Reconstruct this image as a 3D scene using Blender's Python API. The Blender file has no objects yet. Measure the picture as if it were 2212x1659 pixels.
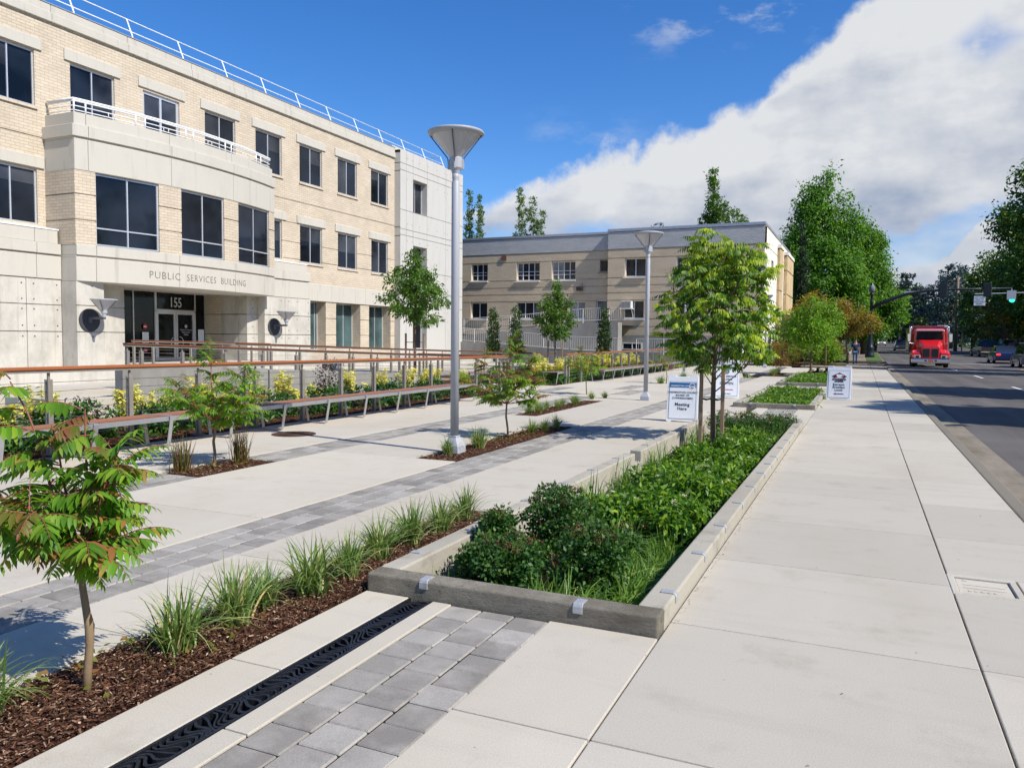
import bpy, bmesh, math, random
import numpy as np
from math import sin, cos, pi, radians, sqrt, atan2
from mathutils import Matrix, Vector
scene = bpy.context.scene
COL = scene.collection
# ------------------------------------------------------------------ camera
YAW, PIT, ROL, CAMH = -0.4195, -0.05714, 0.00936, 1.55
_f = Vector((sin(YAW)*cos(PIT), cos(YAW)*cos(PIT), sin(PIT)))
_r = Vector((cos(YAW), -sin(YAW), 0)); _u = _r.cross(_f)
_r2 = _r*cos(ROL) + _u*sin(ROL); _u2 = -_r*sin(ROL) + _u*cos(ROL)
camd = bpy.data.cameras.new('camera'); cam = bpy.data.objects.new('camera', camd); COL.objects.link(cam)
cam.matrix_world = Matrix(((_r2.x,_u2.x,-_f.x,0),(_r2.y,_u2.y,-_f.y,0),(_r2.z,_u2.z,-_f.z,CAMH),(0,0,0,1)))
camd.sensor_width = 36; camd.lens = 36*1690/2212; camd.clip_start = 0.05; camd.clip_end = 6000
scene.camera = cam
# ------------------------------------------------------------------ light
EL = radians(45); SX, SY = cos(radians(-11.5)), sin(radians(-11.5))
sd = bpy.data.lights.new('sun', 'SUN'); so = bpy.data.objects.new('sun', sd); COL.objects.link(so)
sd.energy = 4.9; sd.angle = radians(0.5); sd.color = (1.0, 0.95, 0.865)
so.rotation_euler = Vector((SX*cos(EL), SY*cos(EL), sin(EL))).to_track_quat('Z', 'Y').to_euler()
so.location = (30, -10, 40)
w = bpy.data.worlds.new('World'); scene.world = w; w.use_nodes = True
nt = w.node_tree; nt.nodes.clear()
def N(t, **k):
    n = nt.nodes.new(t)
    for a, b in k.items(): setattr(n, a, b)
    return n
def Lk(a, b): nt.links.new(a, b)
def mth(op, a, b=None, c=None, clamp=False):
    n = N('ShaderNodeMath', operation=op, use_clamp=clamp)
    for i, v in enumerate((a, b, c)):
        if v is None: continue
        if isinstance(v, (int, float)): n.inputs[i].default_value = v
        else: Lk(v, n.inputs[i])
    return n.outputs[0]
def mrange(v, a, b, c=0., d=1., sm=True):
    n = N('ShaderNodeMapRange', interpolation_type='SMOOTHSTEP' if sm else 'LINEAR')
    Lk(v, n.inputs[0])
    for i, q in enumerate((a, b, c, d)):
        if isinstance(q, (int, float)): n.inputs[i+1].default_value = q
        else: Lk(q, n.inputs[i+1])
    return n.outputs[0]
def fcurve(v, pts, x0, x1, ymax):
    n = N('ShaderNodeFloatCurve'); c = n.mapping.curves[0]
    P = [((x-x0)/(x1-x0), y/ymax) for x, y in pts]
    c.points[0].location = P[0]; c.points[1].location = P[-1]
    for p in P[1:-1]: c.points.new(*p)
    n.mapping.use_clip = False
    n.mapping.update()
    Lk(mrange(v, x0, x1, sm=False), n.inputs['Value'])
    return mth('MULTIPLY', n.outputs[0], ymax)
sky = N('ShaderNodeTexSky', sky_type='NISHITA'); sky.sun_disc = False
sky.sun_elevation = EL; sky.sun_rotation = radians(90+11.5); sky.air_density = 1.0; sky.dust_density = 0.3; sky.ozone_density = 3.0
hs = N('ShaderNodeHueSaturation'); hs.inputs['Saturation'].default_value = 1.3; hs.inputs['Value'].default_value = 1.0
Lk(sky.outputs[0], hs.inputs['Color'])
tc = N('ShaderNodeTexCoord'); sp = N('ShaderNodeSeparateXYZ'); Lk(tc.outputs['Generated'], sp.inputs[0])
az = mth('MULTIPLY', mth('ARCTAN2', sp.outputs[0], sp.outputs[1]), 57.29578)
el = mth('MULTIPLY', mth('ARCSINE', sp.outputs[2]), 57.29578)
def noise(scale, detail=8, rough=.55, vec=None, off=(0,0,0), sc=(1,1,1)):
    m = N('ShaderNodeMapping'); m.inputs['Location'].default_value = off; m.inputs['Scale'].default_value = sc
    Lk(vec or tc.outputs['Generated'], m.inputs[0])
    n = N('ShaderNodeTexNoise'); n.inputs['Scale'].default_value = scale; n.inputs['Detail'].default_value = detail; n.inputs['Roughness'].default_value = rough
    Lk(m.outputs[0], n.inputs['Vector']); return n.outputs[0]
n1 = mth('SUBTRACT', noise(7.5, 10, .5), .5)
n2 = mth('SUBTRACT', noise(22, 8, .55, off=(3,1,2)), .5)
n3 = mth('SUBTRACT', noise(6, 6, .55, off=(7,5,2), sc=(1,1,2.6)), .5)
topc = fcurve(az, [(-40,0),(-28,9.2),(-26,10.0),(-24.3,10.9),(-22.6,11.4),(-21.3,12),(-20.3,12.9),(-17.7,14),(-14.5,14.9),(-12,15.5),(-9.4,15.9),(-7.2,16.2),(-5.8,17.6),(-4,18.6),(-2.3,19.9),(-.7,21),(1,22.2),(6,28),(20,32),(32,30),(50,0)], -60, 60, 40)
botc = fcurve(az, [(-40,20),(-30,10.2),(-26,7.9),(-24.3,7.7),(-21.6,7.7),(-17.6,8.2),(-9.2,7.6),(-5,7.1),(0,7.5),(3,7.9),(9,8.3),(32,7),(50,6)], -60, 60, 40)
top2 = fcurve(az, [(-40,0),(-6,0),(-1,4.6),(1,5.4),(4,5.6),(5.2,6.2),(6.5,7.6),(9,8.6),(20,9),(40,2)], -60, 60, 40)
nz = mth('ADD', mth('ADD', mth('MULTIPLY', n1, 7.5), mth('MULTIPLY', n2, 3.2)), mth('MULTIPLY', mth('SUBTRACT', noise(48, 5, .6, off=(2,2,2)), .5), 1.4))
dt = mth('SUBTRACT', mth('ADD', topc, nz), el)
db = mth('SUBTRACT', el, mth('ADD', botc, mth('MULTIPLY', nz, .7)))
m1 = mth('MULTIPLY', mrange(dt, -.15, 1.25), mrange(db, -.9, .8))
m2 = mrange(mth('SUBTRACT', mth('ADD', top2, mth('MULTIPLY', nz, .5)), el), -.1, .6)
hole = mth('MULTIPLY', mrange(mth('ADD', mth('ABSOLUTE', mth('SUBTRACT', az, 6.4)), mth('MULTIPLY', mth('ABSOLUTE', mth('SUBTRACT', el, 18.0)), 1.6)), 0.3, 3.2, .55, 0), mrange(n2, -.1, .12))
wn = noise(14, 9, .62, off=(1,9,4), sc=(1,1,2.2))
wisp = mth('MULTIPLY', mth('MULTIPLY', mrange(wn, .5, .72, 0, .55), mrange(el, 18.5, 21.5)), mrange(mth('ABSOLUTE', mth('ADD', az, 9)), 3, 9, 1, 0))
wisp2 = mth('MULTIPLY', mth('MULTIPLY', mrange(wn, .45, .7, 0, .18), mrange(mth('ABSOLUTE', mth('SUBTRACT', el, 14.3)), 0, 2.2, 1, 0)), mrange(mth('ABSOLUTE', mth('ADD', az, 19)), 2, 6, 1, 0))
wide = mth('MULTIPLY', mrange(wn, .55, .8, 0, .35), mrange(el, 2, 12))
behind = mth('MULTIPLY', wide, mrange(mth('ABSOLUTE', az), 60, 90))
thin = mth('MULTIPLY', mth('MULTIPLY', mrange(n3, -.15, .15, .12, .6), mrange(az, -3, 2)), mrange(el, 10.5, 7.5))
mask = mth('MAXIMUM', mth('MAXIMUM', mth('MULTIPLY', m1, mth('SUBTRACT', 1, hole)), m2), mth('MAXIMUM', mth('MAXIMUM', wisp, wisp2), mth('MAXIMUM', behind, thin)))
# cloud brightness: bright rims, greyer bellies
hgt = mth('DIVIDE', mth('SUBTRACT', el, botc), mth('ADD', mth('SUBTRACT', topc, botc), .01))
sh = mth('ADD', mth('ADD', mrange(hgt, -.1, .7, .42, .86), mth('MULTIPLY', n3, 2.0)), mth('MULTIPLY', n2, .8))
sh = mth('ADD', sh, mrange(dt, .2, 2.2, .32, 0))
sh = mth('MAXIMUM', sh, mth('MULTIPLY', m2, mth('ADD', .5, mth('MULTIPLY', n1, 1.2))), clamp=True)
cr = N('ShaderNodeValToRGB'); Lk(sh, cr.inputs[0])
cr.color_ramp.elements[0].position = .1; cr.color_ramp.elements[0].color = (.38, .46, .62, 1)
cr.color_ramp.elements[1].position = .95; cr.color_ramp.elements[1].color = (.84, .86, .89, 1)
e_ = cr.color_ramp.elements.new(.5); e_.color = (.61, .655, .745, 1)
b1 = N('ShaderNodeBackground'); b2 = N('ShaderNodeBackground'); mx = N('ShaderNodeMixShader'); ow = N('ShaderNodeOutputWorld')
tm = N('ShaderNodeMix', data_type='RGBA', blend_type='MULTIPLY'); tm.inputs[0].default_value = 1; tm.inputs[7].default_value = (.92, 1.05, 1.32, 1); Lk(hs.outputs[0], tm.inputs[6]); Lk(tm.outputs[2], b1.inputs[0]); b1.inputs[1].default_value = 0.098
Lk(cr.outputs[0], b2.inputs[0]); b2.inputs[1].default_value = 0.72
Lk(mask, mx.inputs[0]); Lk(b1.outputs[0], mx.inputs[1]); Lk(b2.outputs[0], mx.inputs[2]); Lk(mx.outputs[0], ow.inputs[0])
vs = scene.view_settings; vs.view_transform = 'Standard'; vs.look = 'None'; vs.gamma = 1; vs.exposure = 0.32
# ------------------------------------------------------------------ helpers
rnd = random.Random(7)
def tag(o, label=None, cat=None, group=None, kind=None):
    if label: o['label'] = label
    if cat: o['category'] = cat
    if group: o['group'] = group
    if kind: o['kind'] = kind
    return o
def thing(name, label, cat, loc=(0,0,0), rz=0, group=None):
    o = bpy.data.objects.new(name, None); COL.objects.link(o); o.location = loc; o.rotation_euler = (0,0,rz)
    o.empty_display_size = .2
    return tag(o, label, cat, group)
def copy_tree(o, parent=None):
    c = o.copy(); COL.objects.link(c); c.parent = parent
    for ch in [x for x in ALL.get(o.name, [])]: 
        cc = copy_tree(ch, c); ALL.setdefault(c.name, []).append(cc)
    return c
ALL = {}
def link(name, me, mats, parent=None, smooth=False, bevel=0, world=False, seg=1):
    for m in (mats if isinstance(mats, (list, tuple)) else [mats]): me.materials.append(m)
    o = bpy.data.objects.new(name, me); COL.objects.link(o)
    if parent is not None:
        o.parent = parent; ALL.setdefault(parent.name, []).append(o)
        if world:
            off = Vector((0,0,0)); p = parent
            while p is not None: off += Vector(p.location); p = p.parent
            me.transform(Matrix.Translation(-off))
    if smooth: me.shade_smooth()
    if bevel:
        b = o.modifiers.new('bevel', 'BEVEL'); b.width = bevel; b.segments = seg; b.limit_method = 'ANGLE'; b.angle_limit = radians(40)
    return o
class MB:
    def __init__(s): s.v = []; s.f = []; s.m = []; s.mi = 0
    def add(s, vs_, fs):
        n = len(s.v); s.v += [tuple(q) for q in vs_]; s.f += [tuple(i+n for i in f) for f in fs]; s.m += [s.mi]*len(fs); return s
    def box(s, x0, x1, y0, y1, z0, z1, rot=0, at=None):
        v = [(x,y,z) for z in (z0,z1) for x,y in ((x0,y0),(x1,y0),(x1,y1),(x0,y1))]
        if rot or at:
            a = at or (0,0,0); v = [(x*cos(rot)-y*sin(rot)+a[0], x*sin(rot)+y*cos(rot)+a[1], z+a[2]) for x,y,z in v]
        return s.add(v, [(3,2,1,0),(4,5,6,7),(0,1,5,4),(1,2,6,5),(2,3,7,6),(3,0,4,7)])
    def prism(s, poly, z0, z1, axis='z'):
        n = len(poly)
        def P(a, b, c): return {'z':(a,b,c), 'x':(c,a,b), 'y':(a,c,b)}[axis]
        v = [P(a,b,z0) for a,b in poly] + [P(a,b,z1) for a,b in poly]
        return s.add(v, [tuple(range(n))[::-1], tuple(range(n,2*n))] + [(i,(i+1)%n,n+(i+1)%n,n+i) for i in range(n)])
    def quad(s, a, b, c, d): return s.add([a,b,c,d], [(0,1,2,3)])
    def tube(s, path, r, n=8, cap=True):
        path = [Vector(p) for p in path]; rs = r if isinstance(r, (list,tuple)) else [r]*len(path)
        vv = []; prev = None
        for i, p in enumerate(path):
            t = (path[min(i+1,len(path)-1)] - path[max(i-1,0)]).normalized()
            ref = prev if prev is not None else (Vector((0,0,1)) if abs(t.z) < .9 else Vector((1,0,0)))
            a = (ref - t*ref.dot(t)); a = a.normalized() if a.length > 1e-6 else t.orthogonal().normalized()
            b = t.cross(a); prev = a
            for k in range(n):
                q = 2*pi*k/n; vv.append(p + (a*cos(q) + b*sin(q))*rs[i])
        fs = [(i*n+k, i*n+(k+1)%n, (i+1)*n+(k+1)%n, (i+1)*n+k) for i in range(len(path)-1) for k in range(n)]
        if cap: fs += [tuple(range(n))[::-1], tuple(range((len(path)-1)*n, len(path)*n))]
        return s.add(vv, fs)
    def lathe(s, prof, c=(0,0,0), n=24, axis='z', cap=True):
        v = []
        for r, z in prof:
            for k in range(n):
                q = 2*pi*k/n; a, b = r*cos(q), r*sin(q)
                v.append({'z':(c[0]+a,c[1]+b,c[2]+z), 'x':(c[0]+z,c[1]+a,c[2]+b), 'y':(c[0]+a,c[1]+z,c[2]+b)}[axis])
        m = len(prof)
        fs = [(i*n+k, i*n+(k+1)%n, (i+1)*n+(k+1)%n, (i+1)*n+k) for i in range(m-1) for k in range(n)]
        if cap: fs += [tuple(range(n))[::-1], tuple(range((m-1)*n, m*n))]
        return s.add(v, fs)
    def build(s, name, mats, parent=None, **k):
        me = bpy.data.meshes.new(name); me.from_pydata(s.v, [], s.f)
        me.polygons.foreach_set('material_index', s.m); me.update()
        if k.pop('fixn', True):
            bm = bmesh.new(); bm.from_mesh(me); bmesh.ops.recalc_face_normals(bm, faces=bm.faces); bm.to_mesh(me); bm.free()
        return link(name, me, mats, parent, **k)
def npmesh(name, V, F, mats, parent=None, mi=None, **k):
    """V (n,3) array, F (m,4) or (m,3) array"""
    me = bpy.data.meshes.new(name); nv, nf, c = len(V), len(F), F.shape[1]
    me.vertices.add(nv); me.vertices.foreach_set('co', np.asarray(V, np.float32).ravel())
    me.loops.add(nf*c); me.loops.foreach_set('vertex_index', np.asarray(F, np.int32).ravel())
    me.polygons.add(nf); me.polygons.foreach_set('loop_start', np.arange(0, nf*c, c, dtype=np.int32))
    me.polygons.foreach_set('loop_total', np.full(nf, c, np.int32))
    if mi is not None: me.polygons.foreach_set('material_index', np.asarray(mi, np.int32))
    me.update(calc_edges=True); me.validate()
    return link(name, me, mats, parent, **k)
def unit(a): return a/np.maximum(np.linalg.norm(a, axis=-1, keepdims=True), 1e-9)
def scatter(tv, tf, P, A, Nn, L, W):
    """instances of template (along, side, normal) on frames; A axis, Nn approx normal"""
    A = unit(A); S = unit(np.cross(A, Nn)); Nn = np.cross(S, A)
    V = P[:,None,:] + tv[None,:,0:1]*A[:,None,:]*L[:,None,None] + tv[None,:,1:2]*S[:,None,:]*W[:,None,None] + tv[None,:,2:3]*Nn[:,None,:]*W[:,None,None]
    k = len(tv); F = (tf[None] + (np.arange(len(P))*k)[:,None,None]).reshape(-1, tf.shape[1])
    return V.reshape(-1,3), F
LEAF_V = np.array([(0,0,0),(.35,-.5,.12),(.45,0,0),(.35,.5,.12),(1,0,-.05)], float)
LEAF_F = np.array([(0,1,2,2),(0,2,3,3),(1,4,2,2),(2,4,3,3)])
LEAF_F3 = LEAF_F[:, :3]
LANCE_V = np.array([(0,0,0),(.22,-.42,.12),(.28,0,-.02),(.22,.42,.12),(.6,-.36,.02),(.62,0,-.1),(.6,.36,.02),(1,0,-.42)], float)
LANCE_F = np.array([(0,1,2),(0,2,3),(1,4,5),(1,5,2),(2,5,6),(2,6,3),(4,7,5),(5,7,6)])
DIA_V = np.array([(0,0,0),(.5,-.5,.1),(1,0,0),(.5,.5,.1)], float); DIA_F = np.array([(0,1,2),(0,2,3)])
# ------------------------------------------------------------------ materials
MT = {}
class G:
    def __init__(s, name, rough=.8, spec=.4, metal=0):
        s.m = bpy.data.materials.new(name); s.m.use_nodes = True; s.t = s.m.node_tree; s.b = s.t.nodes['Principled BSDF']; s.o = s.t.nodes['Material Output']
        s.b.inputs['Roughness'].default_value = rough; s.b.inputs['Specular IOR Level'].default_value = spec; s.b.inputs['Metallic'].default_value = metal
        s.tcn = s.n('ShaderNodeTexCoord'); s.P = s.tcn.outputs['Object']; MT[name] = s.m
        s.geo = s.n('ShaderNodeNewGeometry')
    def n(s, t, **k):
        q = s.t.nodes.new(t)
        for a, b in k.items(): setattr(q, a, b)
        return q
    def l(s, a, b): s.t.links.new(a, b)
    def math(s, op, a, b=None, clamp=False):
        q = s.n('ShaderNodeMath', operation=op, use_clamp=clamp)
        for i, v in enumerate((a, b)):
            if v is None: continue
            if isinstance(v, (int, float)): q.inputs[i].default_value = v
            else: s.l(v, q.inputs[i])
        return q.outputs[0]
    def noise(s, sc, det=4, rough=.55, scale=(1,1,1), vec=None):
        m = s.n('ShaderNodeMapping'); m.inputs['Scale'].default_value = scale; s.l(vec or s.P, m.inputs[0])
        q = s.n('ShaderNodeTexNoise'); q.inputs['Scale'].default_value = sc; q.inputs['Detail'].default_value = det; q.inputs['Roughness'].default_value = rough
        s.l(m.outputs[0], q.inputs['Vector']); return q.outputs[0]
    def rng(s, v, a, b, c=0., d=1.):
        q = s.n('ShaderNodeMapRange'); s.l(v, q.inputs[0])
        for i, z in enumerate((a,b,c,d)): q.inputs[i+1].default_value = z
        return q.outputs[0]
    def mix(s, f, a, b, blend='MIX'):
        q = s.n('ShaderNodeMix', data_type='RGBA', blend_type=blend)
        for i, v in ((0,f),(6,a),(7,b)):
            if isinstance(v, (int, float)): q.inputs[i].default_value = v
            elif isinstance(v, tuple): q.inputs[i].default_value = (*v, 1)
            else: s.l(v, q.inputs[i])
        return q.outputs[2]
    def ramp(s, v, stops):
        q = s.n('ShaderNodeValToRGB'); s.l(v, q.inputs[0]); e = q.color_ramp.elements
        e[0].position, e[0].color = stops[0][0], (*stops[0][1], 1); e[1].position, e[1].color = stops[-1][0], (*stops[-1][1], 1)
        for p, c in stops[1:-1]: z = e.new(p); z.color = (*c, 1)
        return q.outputs[0]
    def scale(s, col, v):
        q = s.n('ShaderNodeVectorMath', operation='SCALE')
        if isinstance(col, tuple): q.inputs[0].default_value = col
        else: s.l(col, q.inputs[0])
        if isinstance(v, (int,float)): q.inputs['Scale'].default_value = v
        else: s.l(v, q.inputs['Scale'])
        return q.outputs[0]
    def col(s, c):
        if isinstance(c, tuple): s.b.inputs['Base Color'].default_value = (*c, 1)
        else: s.l(c, s.b.inputs['Base Color'])
        return s
    def bump(s, h, st=.3, dist=.01):
        q = s.n('ShaderNodeBump'); q.inputs['Strength'].default_value = st; q.inputs['Distance'].default_value = dist
        s.l(h, q.inputs['Height']); s.l(q.outputs[0], s.b.inputs['Normal']); return s
    @property
    def island(s): return s.geo.outputs['Random Per Island']
def simple(name, c, rough=.6, metal=0, spec=.4, var=.08, sc=8, bump=0, bsc=60):
    g = G(name, rough, spec, metal)
    g.col(g.scale(c, g.rng(g.noise(sc, 5), .3, .7, 1-var, 1+var)))
    if bump: g.bump(g.noise(bsc, 3), bump, .004)
    return g.m
def leafmat(name, stops, trans=.35, rough=.5, tint=1.25):
    g = G(name, rough, .35)
    c = g.ramp(g.island, stops); big = g.rng(g.noise(1.3, 2), .3, .7, .82, 1.18)
    c = g.scale(c, big); g.col(c)
    t = g.n('ShaderNodeBsdfTranslucent'); mxs = g.n('ShaderNodeMixShader'); mxs.inputs[0].default_value = trans
    g.l(g.mix(1.0, g.scale(c, tint*1.6), (1.0, 1.0, .45), 'MULTIPLY'), t.inputs[0])
    g.l(g.b.outputs[0], mxs.inputs[1]); g.l(t.outputs[0], mxs.inputs[2]); g.l(mxs.outputs[0], g.o.inputs[0])
    return g.m
def slabmat(name, base, stain=(.42,.37,.28), isl=.05, broom=True, st=.35):
    g = G(name, .85, .3)
    c = g.scale(base, g.rng(g.island, 0, 1, 1-isl, 1+isl))
    c = g.mix(g.rng(g.noise(.55, 5, .6, (1,.5,1)), .48, .75, 0, st), c, stain)
    c = g.mix(g.rng(g.noise(3.0, 6, .65, (.25,1.6,1)), .52, .8, 0, .35), c, tuple(q*.72 for q in base))
    c = g.mix(g.rng(g.noise(1.7, 7, .7), .55, .72, 0, st*.8), c, tuple(q*.8 for q in stain))
    c = g.scale(c, g.rng(g.noise(160, 2, .5), .3, .7, .88, 1.12))
    vo = g.n('ShaderNodeTexVoronoi'); vo.inputs['Scale'].default_value = 5.5; g.l(g.P, vo.inputs['Vector'])
    g.col(g.mix(g.rng(vo.outputs['Distance'], .02, .035, .65, 0), c, (.06,.05,.04)))
    h = g.noise(90, 3, .6, (.12,1,1) if broom else (1,1,1)); g.bump(h, .22, .004)
    return g.m
slabmat('plaza_concrete', (.48,.44,.365), (.40,.345,.26), isl=.06, st=.55); slabmat('walk_concrete', (.44,.405,.34), (.34,.30,.235), isl=.10, st=.55); slabmat('old_concrete', (.24,.195,.145), isl=.08)
slabmat('kerb_concrete', (.19,.17,.135), (.12,.11,.09), broom=False); slabmat('planter_concrete', (.39,.36,.295), (.18,.155,.115), broom=False, st=.8)
g = G('paver', .85, .3)
c = g.mix(g.island, (.19,.175,.155), (.34,.32,.285)); c = g.mix(g.rng(g.noise(4, 5, .6), .45, .75, 0, .55), c, (.45,.42,.375))
bv = g.n('ShaderNodeBevel'); bv.samples = 4; bv.inputs['Radius'].default_value = .012; dt_ = g.n('ShaderNodeVectorMath', operation='DOT_PRODUCT'); g.l(bv.outputs[0], dt_.inputs[0]); g.l(g.geo.outputs['Normal'], dt_.inputs[1])
c = g.mix(g.rng(dt_.outputs['Value'], .9, .999, .12, 0), c, (.46,.44,.40)); c = g.mix(g.rng(g.noise(7, 6, .7), .52, .72, 0, .5), c, (.16,.15,.135))
c = g.scale(c, g.rng(g.noise(220, 2), .3, .7, .82, 1.18)); g.col(c).bump(g.noise(150, 4, .6), .5, .004)
g = G('asphalt', .9, .25)
c = g.mix(g.rng(g.noise(.35, 4), .4, .7), (.080,.074,.070), (.12,.112,.106)); c = g.mix(g.rng(g.noise(1.6, 4, .6, (1,.04,1)), .45, .7, 0, .5), c, (.16,.145,.135)); c = g.mix(g.rng(g.noise(.5, 5, .7), .60, .66, 0, .5), c, (.05,.045,.045)); c = g.scale(c, g.rng(g.noise(120, 3, .7), .3, .7, .7, 1.3))
g.col(c).bump(g.noise(180, 3, .7), .5, .006)
g = G('pitted_concrete', .95, .15); c = g.mix(g.rng(g.noise(2.2, 8, .75, (1,1,2)), .35, .65), (.33,.30,.24), (.17,.15,.115)); c = g.mix(g.rng(g.noise(28, 6, .8, (.5,1,1)), .56, .68, 0, .8), c, (.07,.06,.045)); g.col(c).bump(g.noise(55, 7, .8, (.4,1,1)), 1.0, .02)  # planter end wall: darker, blotched and rougher than the other walls
g = G('gutter', .9, .25); c = g.mix(g.rng(g.noise(1.2, 6, .7, (1,.3,1)), .35, .65), (.14,.12,.09), (.27,.235,.185)); g.col(g.scale(c, g.rng(g.noise(110,3,.7), .3,.7,.75,1.25))).bump(g.noise(90,4), .5, .006)
g = G('mulch', .95, .15); c = g.ramp(g.noise(45, 5, .7, (1,1,1)), [(.3,(.02,.008,.004)),(.5,(.085,.032,.016)),(.7,(.20,.085,.045))]); g.col(c).bump(g.noise(50, 6, .75), 1.0, .05)
g = G('mulch_chip', .85, .2); g.col(g.ramp(g.island, [(0,(.035,.016,.010)),(.5,(.10,.045,.025)),(.8,(.17,.085,.05)),(.93,(.30,.18,.11)),(1,(.55,.42,.30))]))
g = G('soil', .95, .1); g.col(g.ramp(g.noise(20, 5, .7), [(.3,(.01,.007,.005)),(.7,(.05,.035,.022))])).bump(g.noise(40,5), 1, .04)
# walls
g = G('brick', .85, .25)
sx = g.n('ShaderNodeSeparateXYZ'); g.l(g.P, sx.inputs[0]); cb = g.n('ShaderNodeCombineXYZ'); g.l(g.math('ADD', sx.outputs[0], sx.outputs[1]), cb.inputs[0]); g.l(sx.outputs[2], cb.inputs[1])
bt = g.n('ShaderNodeTexBrick'); g.l(cb.outputs[0], bt.inputs['Vector']); bt.inputs['Scale'].default_value = 1
bt.inputs['Color1'].default_value = (.57,.485,.37,1); bt.inputs['Color2'].default_value = (.50,.42,.315,1); bt.inputs['Mortar'].default_value = (.37,.31,.24,1)
bt.inputs['Mortar Size'].default_value = .0075; bt.inputs['Brick Width'].default_value = .305; bt.inputs['Row Height'].default_value = .102; bt.inputs['Bias'].default_value = -.2
c = g.scale(bt.outputs['Color'], g.rng(g.noise(1.1, 4), .3, .7, .93, 1.07)); c = g.mix(g.rng(g.noise(2.3, 4, .5), .68, .8, 0, .35), c, (.72,.66,.56)); g.col(c)
g.bump(g.math('SUBTRACT', 1, bt.outputs['Fac']), .5, .012)
g = G('precast', .8, .3); c = g.mix(g.rng(g.noise(1.4, 6, .65, (1,1,.5)), .5, .8, 0, .35), (.50,.47,.405), (.36,.345,.305)); c = g.mix(g.rng(g.noise(2.2, 5, .6, (1,2.2,.16)), .56, .75, 0, .45), c, (.27,.25,.21)); g.col(g.scale(c, g.rng(g.noise(70,3), .3,.7,.94,1.06))).bump(g.noise(60,3), .1, .003)
g = G('cast_concrete', .85, .3)
c = g.mix(g.rng(g.noise(1.2, 7, .68, (1,1,.7)), .42, .72, 0, .8), (.52,.49,.43), (.31,.29,.245)); c = g.mix(g.rng(g.noise(9, 7, .75), .56, .72, 0, .55), c, (.66,.635,.58))
c = g.mix(g.rng(g.noise(2.6, 5, .6, (1,2.2,.14)), .55, .75, 0, .5), c, (.26,.245,.21)); g.col(c).bump(g.noise(14,5), .15, .01)
g = G('white_concrete', .85, .3); c = g.mix(g.rng(g.noise(1.5, 7, .65, (1,1.5,.35)), .5, .8, 0, .5), (.50,.485,.445), (.37,.355,.32)); g.col(c).bump(g.noise(20,5), .1, .008)
g = G('ramp_concrete', .9, .2); c = g.mix(g.rng(g.noise(1.3, 7, .7, (1,1,.4)), .4, .7, 0, .8), (.30,.29,.265), (.19,.18,.16)); g.col(c).bump(g.noise(30,5), .2, .008)
g = G('tan_stucco', .9, .2); c = g.mix(g.rng(g.noise(.9, 7, .7, (1,1,2.5)), .4, .7, 0, .8), (.58,.475,.335), (.46,.37,.26)); g.col(c).bump(g.noise(5,7,.7,(1,1,3)), .35, .05)
g = G('grey_parapet', .9, .2); c = g.mix(g.rng(g.noise(1.1, 7, .7, (1,1,3)), .4, .7, 0, .8), (.45,.45,.44), (.35,.355,.35)); g.col(c).bump(g.noise(4,7,.7,(1,1,3)), .4, .06)
simple('cream_stucco', (.76,.71,.61), .9, var=.05, sc=1.5, bump=.1); simple('gold_stone', (.52,.39,.22), .9, var=.2, sc=1.2, bump=.2)
simple('joint_dark', (.10,.085,.07), .95); simple('roof_metal', (.42,.43,.46), .4, metal=.6)
simple('railing_white', (.50,.50,.48), .5, var=.1); simple('white_paint', (.78,.78,.77), .4, var=.03); simple('alu_frame', (.66,.67,.69), .35, metal=.55, var=.03); simple('lamp_grey', (.38,.39,.42), .45, var=.04, sc=3)
simple('dark_arm', (.09,.092,.105), .5); simple('lamp_dark', (.13,.135,.16), .45, metal=.4); simple('steel', (.27,.245,.21), .5, metal=.3, var=.12, sc=5); simple('bench_steel', (.47,.475,.49), .42, metal=.75, var=.06); simple('cable', (.45,.44,.42), .3, metal=.9)
simple('dark_wallplate', (.04,.043,.052), .85); simple('cast_iron', (.022,.024,.03), .42, metal=.5, spec=.6, var=.3, sc=30, bump=.3, bsc=90); simple('rust_iron', (.085,.045,.03), .75, metal=.3, var=.3, sc=12, bump=.4)
simple('black_paint', (.018,.02,.024), .35); simple('galvanised', (.42,.43,.44), .5, metal=.35, var=.15, sc=40)
g = G('lamp_diffuser', .6, .4); g.col((.58,.56,.57)); g.b.inputs['Transmission Weight'].default_value = .25
for nm, c1, c2 in (('handrail_wood', (.34,.11,.035), (.19,.055,.018)), ('rail_wood_shaded', (.17,.06,.025), (.085,.028,.012)), ('bench_wood', (.30,.125,.065), (.18,.075,.04)), ('stake_wood', (.33,.22,.13), (.20,.13,.08))):  # ramp rail wood: handrail wood with its shaded look put into the colour
    g = G(nm, .45 if nm == 'handrail_wood' else .65, .4); c = g.mix(g.noise(16, 5, .65, (1,.06,1) if nm != 'stake_wood' else (1,1,.06)), c1, c2); g.col(g.scale(c, g.rng(g.island, 0, 1, .8, 1.2)))
g = G('bark', .9, .2); c = g.mix(g.noise(18, 6, .7, (1,1,.25)), (.20,.14,.09), (.09,.065,.045)); g.col(c).bump(g.noise(30,5,.7,(1,1,.3)), .6, .01)
g = G('young_bark', .8, .3); c = g.mix(g.noise(24, 5, .7, (1,1,.4)), (.30,.21,.12), (.17,.115,.065)); g.col(c).bump(g.noise(60,5,.7), .5, .006)
simple('red_stem', (.22,.075,.045), .6)
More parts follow.
